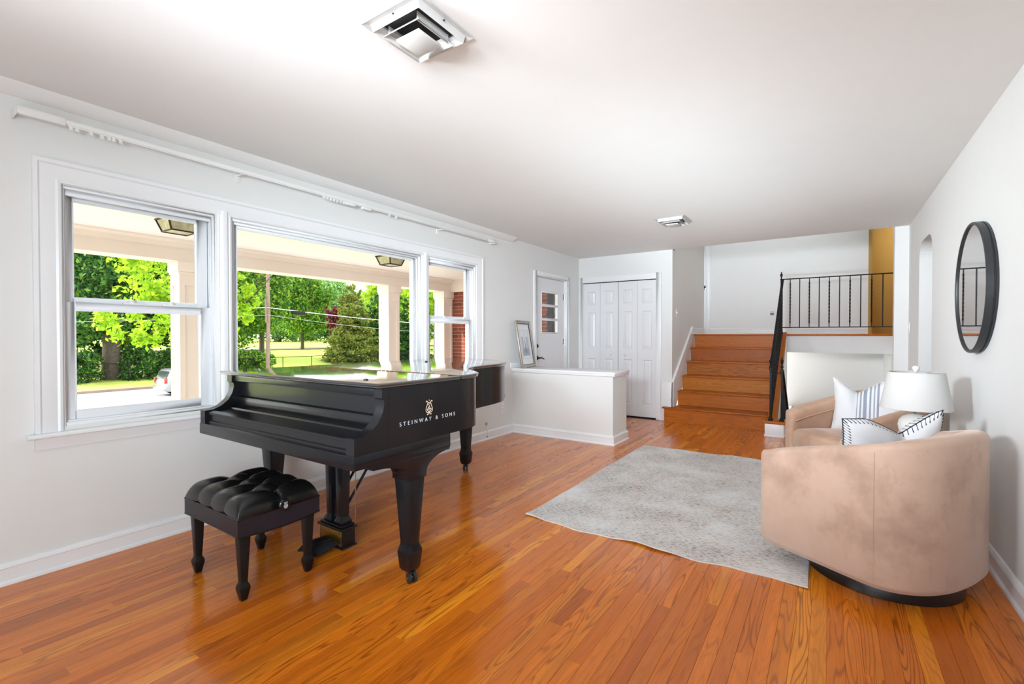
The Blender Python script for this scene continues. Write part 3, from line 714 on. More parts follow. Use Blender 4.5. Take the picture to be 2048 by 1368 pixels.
# ------------------------------------------------------------------ outlets, switches, cable, thermostat
def plate_yz(name, label, cat, x, y, z, s, w_=.07, h_=.115, kind='outlet', group=None):
    o = thing(name, label, cat, (x, y, z), 0, group)
    MB().box(min(x, x+s*.006), max(x, x+s*.006), y-w_/2, y+w_/2, z-h_/2, z+h_/2).done('cover_plate', M['plate'], o, bevel=.002)
    if kind == 'outlet':
        for dz in (-.02, .02):
            MB().box(min(x+s*.006, x+s*.009), max(x+s*.006, x+s*.009), y-.015, y+.015, z+dz-.014, z+dz+.014).done('socket', M['plate'], o, bevel=.001)
            MB().box(min(x+s*.0085, x+s*.0095), max(x+s*.0085, x+s*.0095), y-.008, y-.005, z+dz-.005, z+dz+.006).box(min(x+s*.0085, x+s*.0095), max(x+s*.0085, x+s*.0095), y+.005, y+.008, z+dz-.005, z+dz+.006).done('slot', M['slot'], o)
    else:
        MB().box(min(x+s*.006, x+s*.016), max(x+s*.006, x+s*.016), y-.005, y+.005, z-.004, z+.014).done('toggle', M['plate'], o, bevel=.001)
        for dz in (-.04, .04): MB().box(min(x+s*.005, x+s*.007), max(x+s*.005, x+s*.007), y-.003, y+.003, z+dz-.003, z+dz+.003).done('screw', M['slot'], o)
    return o
plate_yz('power_outlet', 'white wall outlet between the piano tail and the half wall', 'outlet', XL, 4.69, .335, 1)
plate_yz('light_switch', 'white light switch on the stairwell side wall beside the closet', 'switch', -1.866, 7.02, 1.545, 1, kind='switch')
plate_yz('light_switch', 'white switch plate at the right wall corner above the far chair', 'switch', XR, 6.72, 1.30, -1, kind='switch')
th = thing('thermostat', 'small grey wall box on the landing wall behind the stair railing', 'thermostat', (-.80, 8.82, 1.59))
MB().box(-.835, -.775, 8.795, 8.82, 1.55, 1.62).done('body', M['shade'], th, bevel=.004)
MB().box(-.83, -.78, 8.793, 8.797, 1.56, 1.585).done('display', M['slot'], th)
cb = thing('wall_cable', 'thin coax cable end hanging on the wall behind the piano tail leg', 'cable', (XL, 4.36, .1))
MB().tube([(XL+.022, 4.36, .045), (XL+.024, 4.366, .09), (XL+.02, 4.36, .13), (XL+.01, 4.365, .175), (XL+.004, 4.363, .19)], .004, 6).done('cord', M['plate'], cb, smooth=50)
MB().box(XL, XL+.012, 4.35, 4.375, .17, .2).done('cable_clip', M['chrome'], cb)
MB().tube([(XL+.021, 4.36, .03), (XL+.021, 4.36, .05)], .006, 8).done('connector', M['chrome'], cb)

# ------------------------------------------------------------------ framed print on half wall
fr = thing('framed_print', 'silver framed sketch of a lattice tower leaning on the half wall', 'picture', (-3.205, 5.09, .809), R(8))
hgt, wid = .60, .435; lean = R(9.5)
def fpt(y, z, n):  # local: y along width, z up the frame, n outward(+x)
    return (n*math.cos(lean)-z*math.sin(lean), y, z*math.cos(lean)+n*math.sin(lean))
def fbox(mb, y0, y1, z0, z1, n0, n1):
    vs = [fpt(y, z, n) for n in (n0, n1) for z in (z0, z1) for y in (y0, y1)]
    return mb.add(vs, [(0,1,3,2),(4,6,7,5),(0,4,5,1),(2,3,7,6),(0,2,6,4),(1,5,7,3)])
h2 = wid/2; m = MB(); fbox(m, -h2, -h2+.035, 0, hgt, 0, .026); fbox(m, h2-.035, h2, 0, hgt, 0, .026); fbox(m, -h2+.035, h2-.035, 0, .035, 0, .026); fbox(m, -h2+.035, h2-.035, hgt-.035, hgt, 0, .026)
m.done('frame', M['silverframe'], fr, local=True, bevel=.006)
m = MB(); b_ = .035; fbox(m, -h2+b_, -h2+b_+.006, b_, hgt-b_, .012, .020); fbox(m, h2-b_-.006, h2-b_, b_, hgt-b_, .012, .020); fbox(m, -h2+b_, h2-b_, b_, b_+.006, .012, .020); fbox(m, -h2+b_, h2-b_, hgt-b_-.006, hgt-b_, .012, .020)
m.done('inner_lip', M['bronze'], fr, local=True)
fbox(MB(), -h2+.03, h2-.03, .03, hgt-.03, .004, .010).done('mat_board', M['matboard'], fr, local=True)
pr = MB().box(.0, .001, -.115, .115, -.175, .175).done('print', M['print'], fr, local=True)
pr.location = fpt(0, hgt/2, .0105); pr.rotation_euler = (0, -lean, 0)
m = MB(); fbox(m, -.12, .12, .115, .1165, .0115, .012); fbox(m, -.12, .12, .480, .4815, .0115, .012); fbox(m, -.12, -.1185, .115, .48, .0115, .012); fbox(m, .1185, .12, .115, .48, .0115, .012); m.done('mat_line', M['slot'], fr, local=True)

# ------------------------------------------------------------------ mirror
mr = thing('round_mirror', 'round wall mirror in a deep black frame on the right wall', 'mirror', (XR, 3.76, 1.488))
MB().lathe([(.353, 0), (.374, 0), (.376, -.012), (.371, -.014), (.371, -.018), (.376, -.020), (.376, -.046), (.373, -.049), (.364, -.049), (.361, -.046), (.357, -.03), (.353, -.018), (.353, 0)], (XR, 3.76, 1.488), 96, axis=0, cap=False).done('frame', M['mirrorframe'], mr, smooth=40)
MB().lathe([(.357, -.032), (.357, -.040)], (XR, 3.76, 1.488), 96, axis=0).done('mirror_glass', M['mirror'], mr)

# ------------------------------------------------------------------ rug
rg = thing('area_rug', 'pale grey distressed area rug lying on the oak floor', 'rug', (-.9, 3.85, 0))
RX0, RX1, RY0, RY1 = -1.695, -.085, 2.655, 5.10
def wob(a, ph): return .012*math.sin(a*5.1+ph)+.006*math.sin(a*13+ph*2)
def rugp(u, v):
    x = RX0+(RX1-RX0)*u; y = RY0+(RY1-RY0)*v
    x += wob(y*.6, 1)*(2*u-1)*.5; y += wob(x*2, 2)*(2*v-1)*1.0-.01*(1-v)*math.sin(u*3.1)
    x += .0*v
    lift = .010*max(0, math.sin(x*7+1.3))*math.exp(-v*45) + .010*max(0, math.sin(x*6))*math.exp(-(1-v)*40)
    return x, y, .007+lift
m = MB(); m.surf(lambda u, v: rugp(u, v), 70, 90)
m.surf(lambda u, v: (rugp(u, v)[0], rugp(u, v)[1], rugp(u, v)[2]-.006), 70, 90)
m.done('pile', M['rug'], rg, smooth=60, recalc=False)
ed = []
for k in range(81): ed.append(rugp(k/80, 0))
for k in range(1, 81): ed.append(rugp(1, k/80))
for k in range(1, 81): ed.append(rugp(1-k/80, 1))
for k in range(1, 81): ed.append(rugp(0, 1-k/80))
MB().tube([(a, b, c-.003) for a, b, c in ed], .0045, 6, cap=False).done('binding', M['rugedge'], rg, smooth=60)

# ------------------------------------------------------------------ piano
pn = thing('grand_piano', 'black grand piano with closed lid beside the window', 'piano', (-2.355, 1.255, 0))
def smooth_curve(pts, n=8):
    out = []
    P_ = [pts[0]]+pts+[pts[-1]]
    for i in range(1, len(P_)-2):
        for k in range(n):
            t_ = k/n; a, b, c, d = [Vector((*q, 0)) for q in P_[i-1:i+3]]
            p = .5*((2*b)+(c-a)*t_+(2*a-5*b+4*c-d)*t_**2+(-a+3*b-3*c+d)*t_**3); out.append((p.x, p.y))
    out.append(pts[-1]); return out
bent = smooth_curve([(-1.65, 1.90), (-1.652, 2.00), (-1.69, 2.12), (-1.80, 2.23), (-1.94, 2.33), (-2.03, 2.47), (-2.07, 2.65), (-2.09, 2.85), (-2.14, 3.03), (-2.27, 3.22), (-2.50, 3.37), (-2.78, 3.44), (-2.96, 3.41), (-3.045, 3.30), (-3.06, 3.15)], 7)
def offs(poly, d):
    out = []; n = len(poly)
    for i in range(n):
        a, b, c = Vector(poly[i-1]), Vector(poly[i]), Vector(poly[(i+1) % n])
        e1 = (b-a).normalized(); e2 = (c-b).normalized(); nn = Vector((e1.y, -e1.x))+Vector((e2.y, -e2.x))
        if nn.length < 1e-6: nn = Vector((e1.y, -e1.x))
        nn.normalize(); k = 1/max(.5, nn.dot(Vector((e1.y, -e1.x)))); out.append(tuple(b+nn*d*k))
    return out
rim = [(-3.06, 1.441), (-3.005, 1.441), (-3.005, 1.50), (-1.705, 1.50), (-1.705, 1.441), (-1.65, 1.441)]+bent          # ccw
MB().prism(rim, 2, .70, .975).done('rim', M['black'], pn, smooth=25)
# stepped moulding line below rim
MB().prism(offs([(-3.06, 1.255), (-1.65, 1.255), (-1.65, 1.85), (-3.06, 1.85)], .004), 2, .64, .702).done('keybed', M['black'], pn, bevel=.003)
MB().prism(offs([(-3.05, 1.262), (-1.656, 1.262), (-1.656, 1.845), (-3.05, 1.845)], .010), 2, .664, .668).done('keybed_bead', M['black'], pn, bevel=.0015)
ck = [(1.255, .70), (1.255, .776), (1.298, .778), (1.345, .796), (1.385, .828), (1.408, .868), (1.417, .905), (1.414, .925), (1.404, .932), (1.404, .9745), (1.44, .9745), (1.44, .7005)]
for xa in (-1.705, -3.06):
    MB().prism(ck, 0, xa, xa+.055).done('arm', M['black'], pn, smooth=30)
MB().prism([(1.268, .70), (1.268, .718), (1.276, .722), (1.276, .752), (1.268, .756), (1.268, .768), (1.30, .773), (1.30, .70)], 0, -3.005, -1.705).done('key_slip', M['black'], pn, smooth=25)
fb = [(1.30, .70), (1.30, .766), (1.375, .778), (1.380, .786), (1.392, .789)]
for k in range(9):
    a = -math.pi/2+k*math.pi/2/8; fb.append((1.392+.052*math.cos(a), .838+.049*math.sin(a)-.0))
fb += [(1.452, .842), (1.458, .846), (1.462, .94), (1.50, .94), (1.50, .70)]
MB().prism(fb, 0, -3.005, -1.705).done('fallboard', M['black'], pn, smooth=28)
MB().box(-3.005, -1.705, 1.412, 1.50, .938, .975).done('lid_rail', M['black'], pn, bevel=.003)
# lid: front flap and main lid, with moulded edge
def lidpart(poly, name):
    m = MB(); lay = [(.0, .975), (.010, .977), (.014, .981), (.012, .985), (.016, .989), (.017, .994), (.013, .998), (.004, .9995)]
    n = len(poly); vs = []; fs = []
    rings = [offs(poly, d) for d, z in lay]
    for rr, (d, z) in zip(rings, lay): vs += [(a, b, z) for a, b in rr]
    for j in range(len(lay)-1):
        for k in range(n): fs.append((j*n+k, j*n+(k+1) % n, (j+1)*n+(k+1) % n, (j+1)*n+k))
    fs += [tuple(range(n-1, -1, -1)), tuple((len(lay)-1)*n+k for k in range(n))]
    return m.add(vs, fs).done(name, M['lidblack'], pn, smooth=50)
HY = 1.925
lidpart([(-3.065, 1.388), (-1.648, 1.388), (-1.648, HY-.019), (-3.065, HY-.019)], 'front_lid')
lidpart([(-3.065, HY+.019), (-1.650, HY+.019)]+bent[6:], 'main_lid')
k = -3.04; hm = MB()
while k < -1.76: hm.tube([(k, HY, .9995), (k+.028, HY, .9995)], .0022, 6); k += .037
hm.done('lid_hinge', M['brass'], pn)
for (x, y) in ((-2.98, 1.47), (-1.83, 1.46), (-2.75, 2.8), (-2.05, 2.42)):
    MB().lathe([(.012, 0), (.012, .004), (.008, .007), (.001, .008)], (x, y, .9995), 10).done('lid_button', M['rubber'], pn, smooth=50)
# legs
def pleg(cx, cy, ztop, back, fwd_, nm='leg'):
    m = MB(); m.loft(cx, cy, [(.055, .028, .028), (.072, .036, .036), (.150, .0435, .0435), (.160, .0425, .0425), (.185, .034, .034), (.20, .033, .033), (ztop, .052, .052)])
    lg = m.done(nm, M['black'], pn, bevel=.003)
    return lg
def bracket(cx, cy, z0, z1, fy, by, hx, parent):
    q_ = .060
    pts = [(cy-q_, z0), (cy+q_, z0), (cy+q_, z0+.02)]
    n = 9
    for i in range(n+1):
        a = math.pi-(i/n)*math.pi/2; pts.append((by+(by-(cy+q_))*math.cos(a), z0+.02+(z1-z0-.045)*math.sin(a)))
    pts += [(by, z1-.02), (by+.01, z1), (fy-.01, z1), (fy, z1-.02)]
    for i in range(n+1):
        a = math.pi/2-(i/n)*math.pi/2; pts.append((fy+((cy-q_)-fy)*math.cos(a), z0+.02+(z1-z0-.045)*math.sin(a)))
    return MB().prism(pts, 0, cx-hx, cx+hx).done('leg_bracket', M['black'], parent, bevel=.003, smooth=30)
def caster(cx, cy, parent, ang):
    c_ = MB(); dx, dy = math.cos(ang), math.sin(ang)
    for s_ in (-.013, .013):
        px_, py_ = cx-dy*s_, cy+dx*s_
        nrm = Vector((-dy, dx, 0)); c0 = Vector((px_+dx*.02, py_+dy*.02, .027))
        c_.tube([c0-nrm*.008, c0-nrm*.006, c0+nrm*.006, c0+nrm*.008], [.020, .0265, .0265, .020], 20)
    o = c_.done('caster_wheel', M['rubber'], parent, smooth=40)
    MB().lathe([(.022, .045), (.024, .058), (.012, .062)], (cx, cy, 0), 14).tube([(cx+dx*.02-dy*-.024, cy+dy*.02+dx*-.024, .027), (cx+dx*.02-dy*.024, cy+dy*.02+dx*.024, .027)], .007, 10).box(cx-.006, cx+.02, cy-.004, cy+.004, .02, .05).done('caster_fork', M['chrome'], parent, smooth=40)
l1 = pleg(-1.715, 1.63, .52, 0, 0); bracket(-1.715, 1.63, .515, .641, 1.36, 1.86, .058, l1); caster(-1.715, 1.63, l1, R(-20))
l2 = pleg(-2.95, 1.63, .52, 0, 0); bracket(-2.95, 1.63, .515, .641, 1.40, 1.86, .058, l2); caster(-2.95, 1.63, l2, R(30))
l3 = pleg(-2.72, 3.27, .56, 0, 0); bracket(-2.72, 3.27, .555, .70, 3.05, 3.44, .055, l3); caster(-2.72, 3.27, l3, R(-60))
MB().box(-2.95, -2.35, 3.10, 3.36, .672, .705).done('tail_beam', M['black'], pn, bevel=.006)
# lyre
ly = MB(); ly.box(-2.445, -2.235, 1.62, 1.705, .03, .125); ly.box(-2.452, -2.228, 1.612, 1.713, .022, .034); ly.box(-2.455, -2.225, 1.61, 1.715, .125, .138); ly.box(-2.44, -2.24, 1.62, 1.705, .138, .150)
lyr = ly.done('lyre_box', M['black'], pn, bevel=.003)
for cx in (-2.385, -2.290):
    MB().loft(cx, 1.665, [(.150, .036, .034), (.165, .036, .034), (.185, .024, .024), (.195, .024, .024), (.64, .034, .030)]).done('lyre_column', M['black'], lyr, bevel=.002)
MB().box(-2.44, -2.24, 1.617, 1.621, .036, .120).done('brass_plate', M['brass'], lyr, bevel=.001)
for (x, z) in ((-2.43, .11), (-2.43, .046), (-2.255, .11), (-2.255, .046)): MB().lathe([(.004, 0), (.004, -.003)], (x, 1.617, z), 8, axis=1).done('screw', M['chrome'], lyr)
for cx in (-2.395, -2.34, -2.285):
    MB().surf(lambda u, v, cx=cx: (cx+(.017+.007*math.sin(v*3.1))*math.cos(u*6.283)*(1-.6*max(0, v-.8)*5*(v > .8)), 1.617-v*.16, .052-.012*v+(.012+.010*math.sin(v*2.9))*math.sin(u*6.283)*(1-.6*max(0, v-.8)*5*(v > .8))), 14, 12, cu=True).done('pedal', M['cloth_black'], lyr, smooth=60)
for cx in (-2.385, -2.290): MB().tube([(cx, 1.70, .25), (cx, 2.02, .655)], .008, 8).done('lyre_brace', M['black'], lyr, smooth=50)
MB().tube([(-2.25, 1.72, .15), (-2.25, 1.72, .66)], .003, 6).done('pedal_rod', M['brass'], lyr, smooth=50)
# rim lettering and emblem on cheek (x = -1.65 face, y to the right, z up)
FX = -1.648
def side_text(txt, y0, z0, size, space, name):
    cu = bpy.data.curves.new(name, 'FONT'); cu.body = txt; cu.size = size; cu.space_character = space; cu.extrude = .0004; cu.offset = -.0002
    ob = bpy.data.objects.new(name, cu); COL.objects.link(ob)
    dg = bpy.context.evaluated_depsgraph_get(); dg.update(); me = bpy.data.meshes.new_from_object(ob.evaluated_get(dg))
    wd = max(v.co.x for v in me.vertices)-min(v.co.x for v in me.vertices)
    bpy.data.objects.remove(ob); bpy.data.curves.remove(cu); return me, wd
me, w1 = side_text('STEINWAY & SONS', 0, 0, .0265, 1.0, 'lettering'); me, w2 = side_text('STEINWAY & SONS', 0, 0, .0265, 2.0, 'lettering')
me, wd = side_text('STEINWAY & SONS', 0, 0, .0265, 1+(.385-w1)/(w2-w1), 'lettering')
sc_ = .385/wd
for v in me.vertices:
    x, y, z = v.co; v.co = (FX+.0012+z-pn.location.x, 1.503+x*sc_-pn.location.y, .791+y-pn.location.z)
me.materials.clear(); me.materials.append(M['letter'])
lo_ = bpy.data.objects.new('lettering', me); COL.objects.link(lo_); lo_.parent = pn
def ribbon(mb, pts, w_, x, cy, cz, s):
    n = len(pts); vs = []; fs = []
    for i, p in enumerate(pts):
        a, b = Vector(pts[max(i-1, 0)]), Vector(pts[min(i+1, n-1)]); d_ = (b-a).normalized(); nn = Vector((-d_.y, d_.x)); ww = w_[i] if isinstance(w_, list) else w_
        for sg in (-1, 1):
            q = Vector(p)+nn*sg*ww/2; vs.append((x, cy+q.x*s, cz+q.y*s))
    for i in range(n-1): fs.append((2*i, 2*i+1, 2*i+3, 2*i+2))
    m0 = len(vs); vs += [(v[0]+.0008, v[1], v[2]) for v in vs]; fs += [tuple(i+m0 for i in f) for f in fs]
    return mb.add(vs, fs)
def emblem(x, cy, cz, s, mat, parent, sign=1):
    mb = MB()
    for sg in (-1, 1):
        body = [(sg*.06, -.62), (sg*.25, -.72), (sg*.50, -.62), (sg*.62, -.35), (sg*.56, -.02), (sg*.40, .30), (sg*.30, .62), (sg*.34, .80), (sg*.46, .90), (sg*.58, .84), (sg*.54, .72)]
        body = smooth_curve(body, 5); ribbon(mb, body, .085, x, cy, cz, s)
        ribbon(mb, smooth_curve([(sg*.05, -.50), (sg*.2, -.52), (sg*.34, -.40), (sg*.40, -.25), (sg*.30, -.20), (sg*.26, -.28)], 4), .07, x, cy, cz, s)
    ribbon(mb, [(-.34, .66), (.34, .66)], .09, x, cy, cz, s)
    ribbon(mb, [(0, -.95), (0, -.5)], [.30, .10], x, cy, cz, s)
    ribbon(mb, [(-.42, -.98), (0, -.88), (.42, -.98)], .13, x, cy, cz, s)
    S_ = smooth_curve([(.12, .44), (-.02, .52), (-.12, .40), (.0, .28), (.10, .18), (.0, .08), (-.10, .12)], 5); ribbon(mb, S_, .06, x, cy, cz, s)
    ring = [(.2*math.cos(a), -.1+.22*math.sin(a)) for a in np.linspace(0, 6.283, 20)]; ribbon(mb, ring, .06, x, cy, cz, s)
    ribbon(mb, smooth_curve([(.08, -.0), (-.06, .02), (-.07, -.1), (.05, -.14), (.06, -.22), (-.08, -.22)], 4), .05, x, cy, cz, s)
    ribbon(mb, [(-.05, .98), (.05, .98)], .14, x, cy, cz, s)
    return mb.done('emblem', mat, parent, recalc=False)
emblem(FX+.001, 1.697, .857, .036, M['inlay'], pn)

# ------------------------------------------------------------------ piano bench
bn = thing('piano_bench', 'black tufted leather piano bench with a side adjustment knob', 'bench', (-2.45, 1.245, 0))
BX0, BX1, BY0, BY1 = -2.722, -2.182, 1.04, 1.445
bxc, byc, bhx, bhy = (BX0+BX1)/2, (BY0+BY1)/2, (BX1-BX0)/2, (BY1-BY0)/2
btn = []
rows = [(-.40, (-.5, 0, .5)), (0.0, (-.76, -.25, .25, .76)), (.40, (-.5, 0, .5))]
for v, us in rows:
    for u in us: btn.append((u*bhx, v*bhy))
segs = []
for a in btn:
    for b in btn:
        if a < b and abs(a[1]-b[1]) > .02 and abs(a[1]-b[1]) < .12 and abs(a[0]-b[0]) < .09: segs.append((a, b))
for (x, y) in btn:
    if abs(y) > .05: segs.append(((x, y), (x, math.copysign(bhy*1.2, y))))
    if abs(y) < .05 and abs(x) > .15: segs.append(((x, y), (math.copysign(bhx*1.2, x), y)))
def segd(p, a, b):
    ax, ay = a; bx, by = b; dx, dy = bx-ax, by-ay; L2 = dx*dx+dy*dy
    t_ = max(0, min(1, ((p[0]-ax)*dx+(p[1]-ay)*dy)/L2)); return math.hypot(p[0]-ax-t_*dx, p[1]-ay-t_*dy)
def cushion(u, v):
    a = (2*u-1); b = (2*v-1)
    A = math.sin(a*math.pi/2); Bv = math.sin(b*math.pi/2)
    # squircle dome
    e = max(0, 1-abs(A)**9.0)**.5*max(0, 1-abs(Bv)**9.0)**.5
    x = A*bhx*1.0; y = Bv*bhy*1.0
    db = min(math.hypot(x-p[0], y-p[1]) for p in btn); ds = min(segd((x, y), p, q) for p, q in segs)
    crease = .007*math.exp(-(ds/.006)**2)+.013*math.exp(-(ds/.035)**2)
    z = .385+.092*e - e*(crease+.012*math.exp(-(db/.014)**2)+.010*math.exp(-(db/.045)**2)) + .008*e*(1-A*A)*(1-Bv*Bv)
    sh = 1-(1-e)*.0 - (1-e**.5)*crease*2.2
    return (bxc+x*sh, byc+y*sh, z)
MB().surf(cushion, 110, 90).done('cushion', M['leather'], bn, smooth=70)
bu = MB()
for (x, y) in btn: bu.lathe([(.009, 0), (.009, .002), (.006, .005), (.001, .006)], (bxc+x, byc+y, .385+.100-.044), 10)
bu.done('tufting_buttons', M['leather'], bn, smooth=60)
# apron with arched lower edges
def apron(u, v):
    per = u*4; k = int(per) % 4; t_ = per-int(per); cr = [(-1, -1), (1, -1), (1, 1), (-1, 1), (-1, -1)]
    a, b = cr[k], cr[k+1]; x = bxc+(a[0]+(b[0]-a[0])*t_)*bhx; y = byc+(a[1]+(b[1]-a[1])*t_)*bhy
    dip = .012 if k in (0, 2) else .006
    z0 = .307-dip*math.sin(math.pi*t_)*(1 if k in (1, 3) else 0)+(.0 if k in (1, 3) else .0)
    z0 = .307+(-.014*math.sin(math.pi*t_)**1 if k in (1, 3) else .004*math.sin(math.pi*t_))
    return (x, y, z0+(.385-z0)*v)
m = MB(); m.surf(apron, 80, 3, cu=True); m.box(BX0+.003, BX1-.003, BY0+.003, BY1-.003, .32, .386)
m.done('apron', M['vinylapron'], bn, smooth=30, recalc=False)
for zz, rr in ((.385, .0035), (None, .003)):
    pts = [apron(k/80, 1 if zz else 0) for k in range(81)]
    MB().tube(pts, rr, 6, cap=False).done('piping', M['leather'], bn, smooth=60)
for sx in (-1, 1):
    for sy in (-1, 1):
        cx, cy = bxc+sx*(bhx-.042), byc+sy*(bhy-.042)
        MB().loft(cx, cy, [(0, .0125, .0125), (.003, .0135, .0135), (.055, .0235, .0235), (.066, .0225, .0225), (.082, .0155, .0155), (.09, .015, .015), (.32, .0255, .0255)]).done('leg', M['blackleg'], bn, bevel=.0025)
kb = MB().lathe([(.010, 0), (.010, .014), (.027, .016), (.029, .020), (.029, .032), (.025, .036), (.001, .037)], (BX1, byc+.0, .405), 28, axis=0).done('adjuster_knob', M['black'], bn, smooth=40)
emblem(BX1+.038, byc, .405, .015, M['letter'], kb)

# ------------------------------------------------------------------ armchairs
def armchair(label, loc, ang, vel):
    ch = thing('barrel_armchair', label, 'armchair', loc, ang, 'velvet barrel armchairs by the right wall')
    Wd, Dp, d0 = .80, .73, .47; hw = Wd/2; yo = -.365
    half = []
    n = 10
    for i in range(n): half.append((-hw, d0*i/n))
    m_ = 22
    for i in range(m_+1):
        a = math.pi/2*i/m_; ex = 2/2.35
        half.append((-hw*abs(math.cos(a))**ex, d0+(Dp-d0)*abs(math.sin(a))**ex))
    path = half+[(-x, y) for x, y in reversed(half[:-1])]
    path = [(x, y+yo) for x, y in path]
    N = len(path); nor = []
    for i in range(N):
        a = Vector(path[max(i-1, 0)]); b = Vector(path[min(i+1, N-1)]); d_ = (b-a).normalized(); nor.append(Vector((-d_.y, d_.x)))
    TH = .105; z0 = .085
    def top(y):
        q = min(1, max(0, (y-yo)/Dp)); return .585+.185*(q**.85)*1.0
    def sect(i, end=0):
        x, y = path[i]; nn = nor[i]; zt = top(y); r = .034; pts = []
        prof = [(0+.02, z0), (0, z0+.03), (0, zt-r)]
        for k in range(1, 6): a = math.pi-k*math.pi/2/5; prof.append((r+r*math.cos(a), zt-r+r*math.sin(a)))
        for k in range(0, 6): a = math.pi/2-k*math.pi/2/5; prof.append((TH-r+r*math.cos(a), zt-.006-r+r*math.sin(a)))
        prof += [(TH, zt-.09), (TH-.006, zt-.10), (TH-.012, z0+.05), (TH-.012, z0)]
        inw = -nn
        return [(x+inw.x*o_, y+inw.y*o_, z) for o_, z in prof]
    secs = [sect(i) for i in range(N)]
    # rounded front caps
    def cap(sec, dy, sc):
        cx = sum(p[0] for p in sec)/len(sec); cz = sum(p[2] for p in sec)/len(sec)
        return [(cx+(p[0]-cx)*sc, p[1]+dy, cz+(p[2]-cz)*(1-(1-sc)*.14)) for p in sec]
    front = [cap(secs[0], -.024, .60), cap(secs[0], -.020, .80), cap(secs[0], -.010, .94)]
    back_ = [cap(secs[-1], -.010, .94), cap(secs[-1], -.020, .80), cap(secs[-1], -.024, .60)]
    allS = front+secs+back_; k = len(secs[0]); mb = MB(); vs = [p for s_ in allS for p in s_]; fs = []
    for i in range(len(allS)-1):
        for j in range(k): fs.append((i*k+j, i*k+(j+1) % k, (i+1)*k+(j+1) % k, (i+1)*k+j))
    fs += [tuple(range(k)), tuple((len(allS)-1)*k+j for j in range(k))]
    sh = mb.add(vs, fs).done('shell', vel, ch, smooth=60, local=True)
    # vertical seams on outer shell
    for i in (n+3, N-1-(n+3)):
        x, y = path[i]; nn = nor[i]
        MB().tube([(x+nn.x*.0005, y+nn.y*.0005, z0+.03), (x+nn.x*.0005, y+nn.y*.0005, top(y)-.034)], .0016, 5).done('seam', vel, sh, local=True)
    # inner welt
    pts = []
    for i in range(N): x, y = path[i]; nn = nor[i]; pts.append((x-nn.x*(TH+.001), y-nn.y*(TH+.001), top(y)-.092))
    MB().tube(pts, .0045, 6).done('welt', vel, sh, smooth=60, local=True)
    # seat cushion (D shape) and front rail
    inner = [(path[i][0]-nor[i].x*(TH+.004), path[i][1]-nor[i].y*(TH+.004)) for i in range(N)]
    ip = [p for p in inner if p[1] > yo+.02]
    xl = ip[0][0]
    cush = [(xl+.02, yo-.035), (xl, yo-.01)]+ip+[(-xl, yo-.01), (-xl-.02, yo-.035)]
    cush = [(a, b) for a, b in cush]
    mb = MB(); lay = [(-.022, .292), (-.004, .302), (0, .32), (0, .40), (-.005, .415), (-.022, .430), (-.06, .440), (-.14, .450)]
    nn_ = len(cush); vs = []; fs = []
    cxm, cym = 0, sum(p[1] for p in cush)/nn_
    for d_, z in lay:
        for a, b in cush:
            L_ = math.hypot(a-cxm, b-cym); s_ = max(.1, (L_+d_)/L_); vs.append((cxm+(a-cxm)*s_, cym+(b-cym)*s_, z))
    for j in range(len(lay)-1):
        for q in range(nn_): fs.append((j*nn_+q, j*nn_+(q+1) % nn_, (j+1)*nn_+(q+1) % nn_, (j+1)*nn_+q))
    fs += [tuple(range(nn_-1, -1, -1)), tuple((len(lay)-1)*nn_+q for q in range(nn_))]
    cu_ = mb.add(vs, fs).done('seat_cushion', vel, ch, smooth=60, local=True)
    for z, dd in ((.408, .0), (.312, .0)):
        MB().tube([(a*1.001, b, z) for a, b in cush], .004, 6).done('welt', vel, cu_, smooth=60, local=True)
    MB().box(-hw+TH-.01, hw-TH+.01, yo+.004, yo+.05, .088, .288).box(-hw+TH-.01, hw-TH+.01, yo+.05, yo+.55, .088, .11).done('front_rail', vel, ch, local=True, bevel=.008)
    MB().lathe([(.315, 0), (.32, .004), (.32, .075), (.315, .086)], (0, 0.0, 0), 56).done('swivel_base', M['base_black'], ch, smooth=40, local=True)
    return ch
armchair('nearest taupe velvet barrel armchair, its back to the camera, on a black base', (.216, 3.045, 0), R(-121.3), M['velvet'])
armchair('farther brown velvet barrel armchair holding the striped pillow near the stairs', (.225, 4.60, 0), R(-50.9), M['velvet2'])

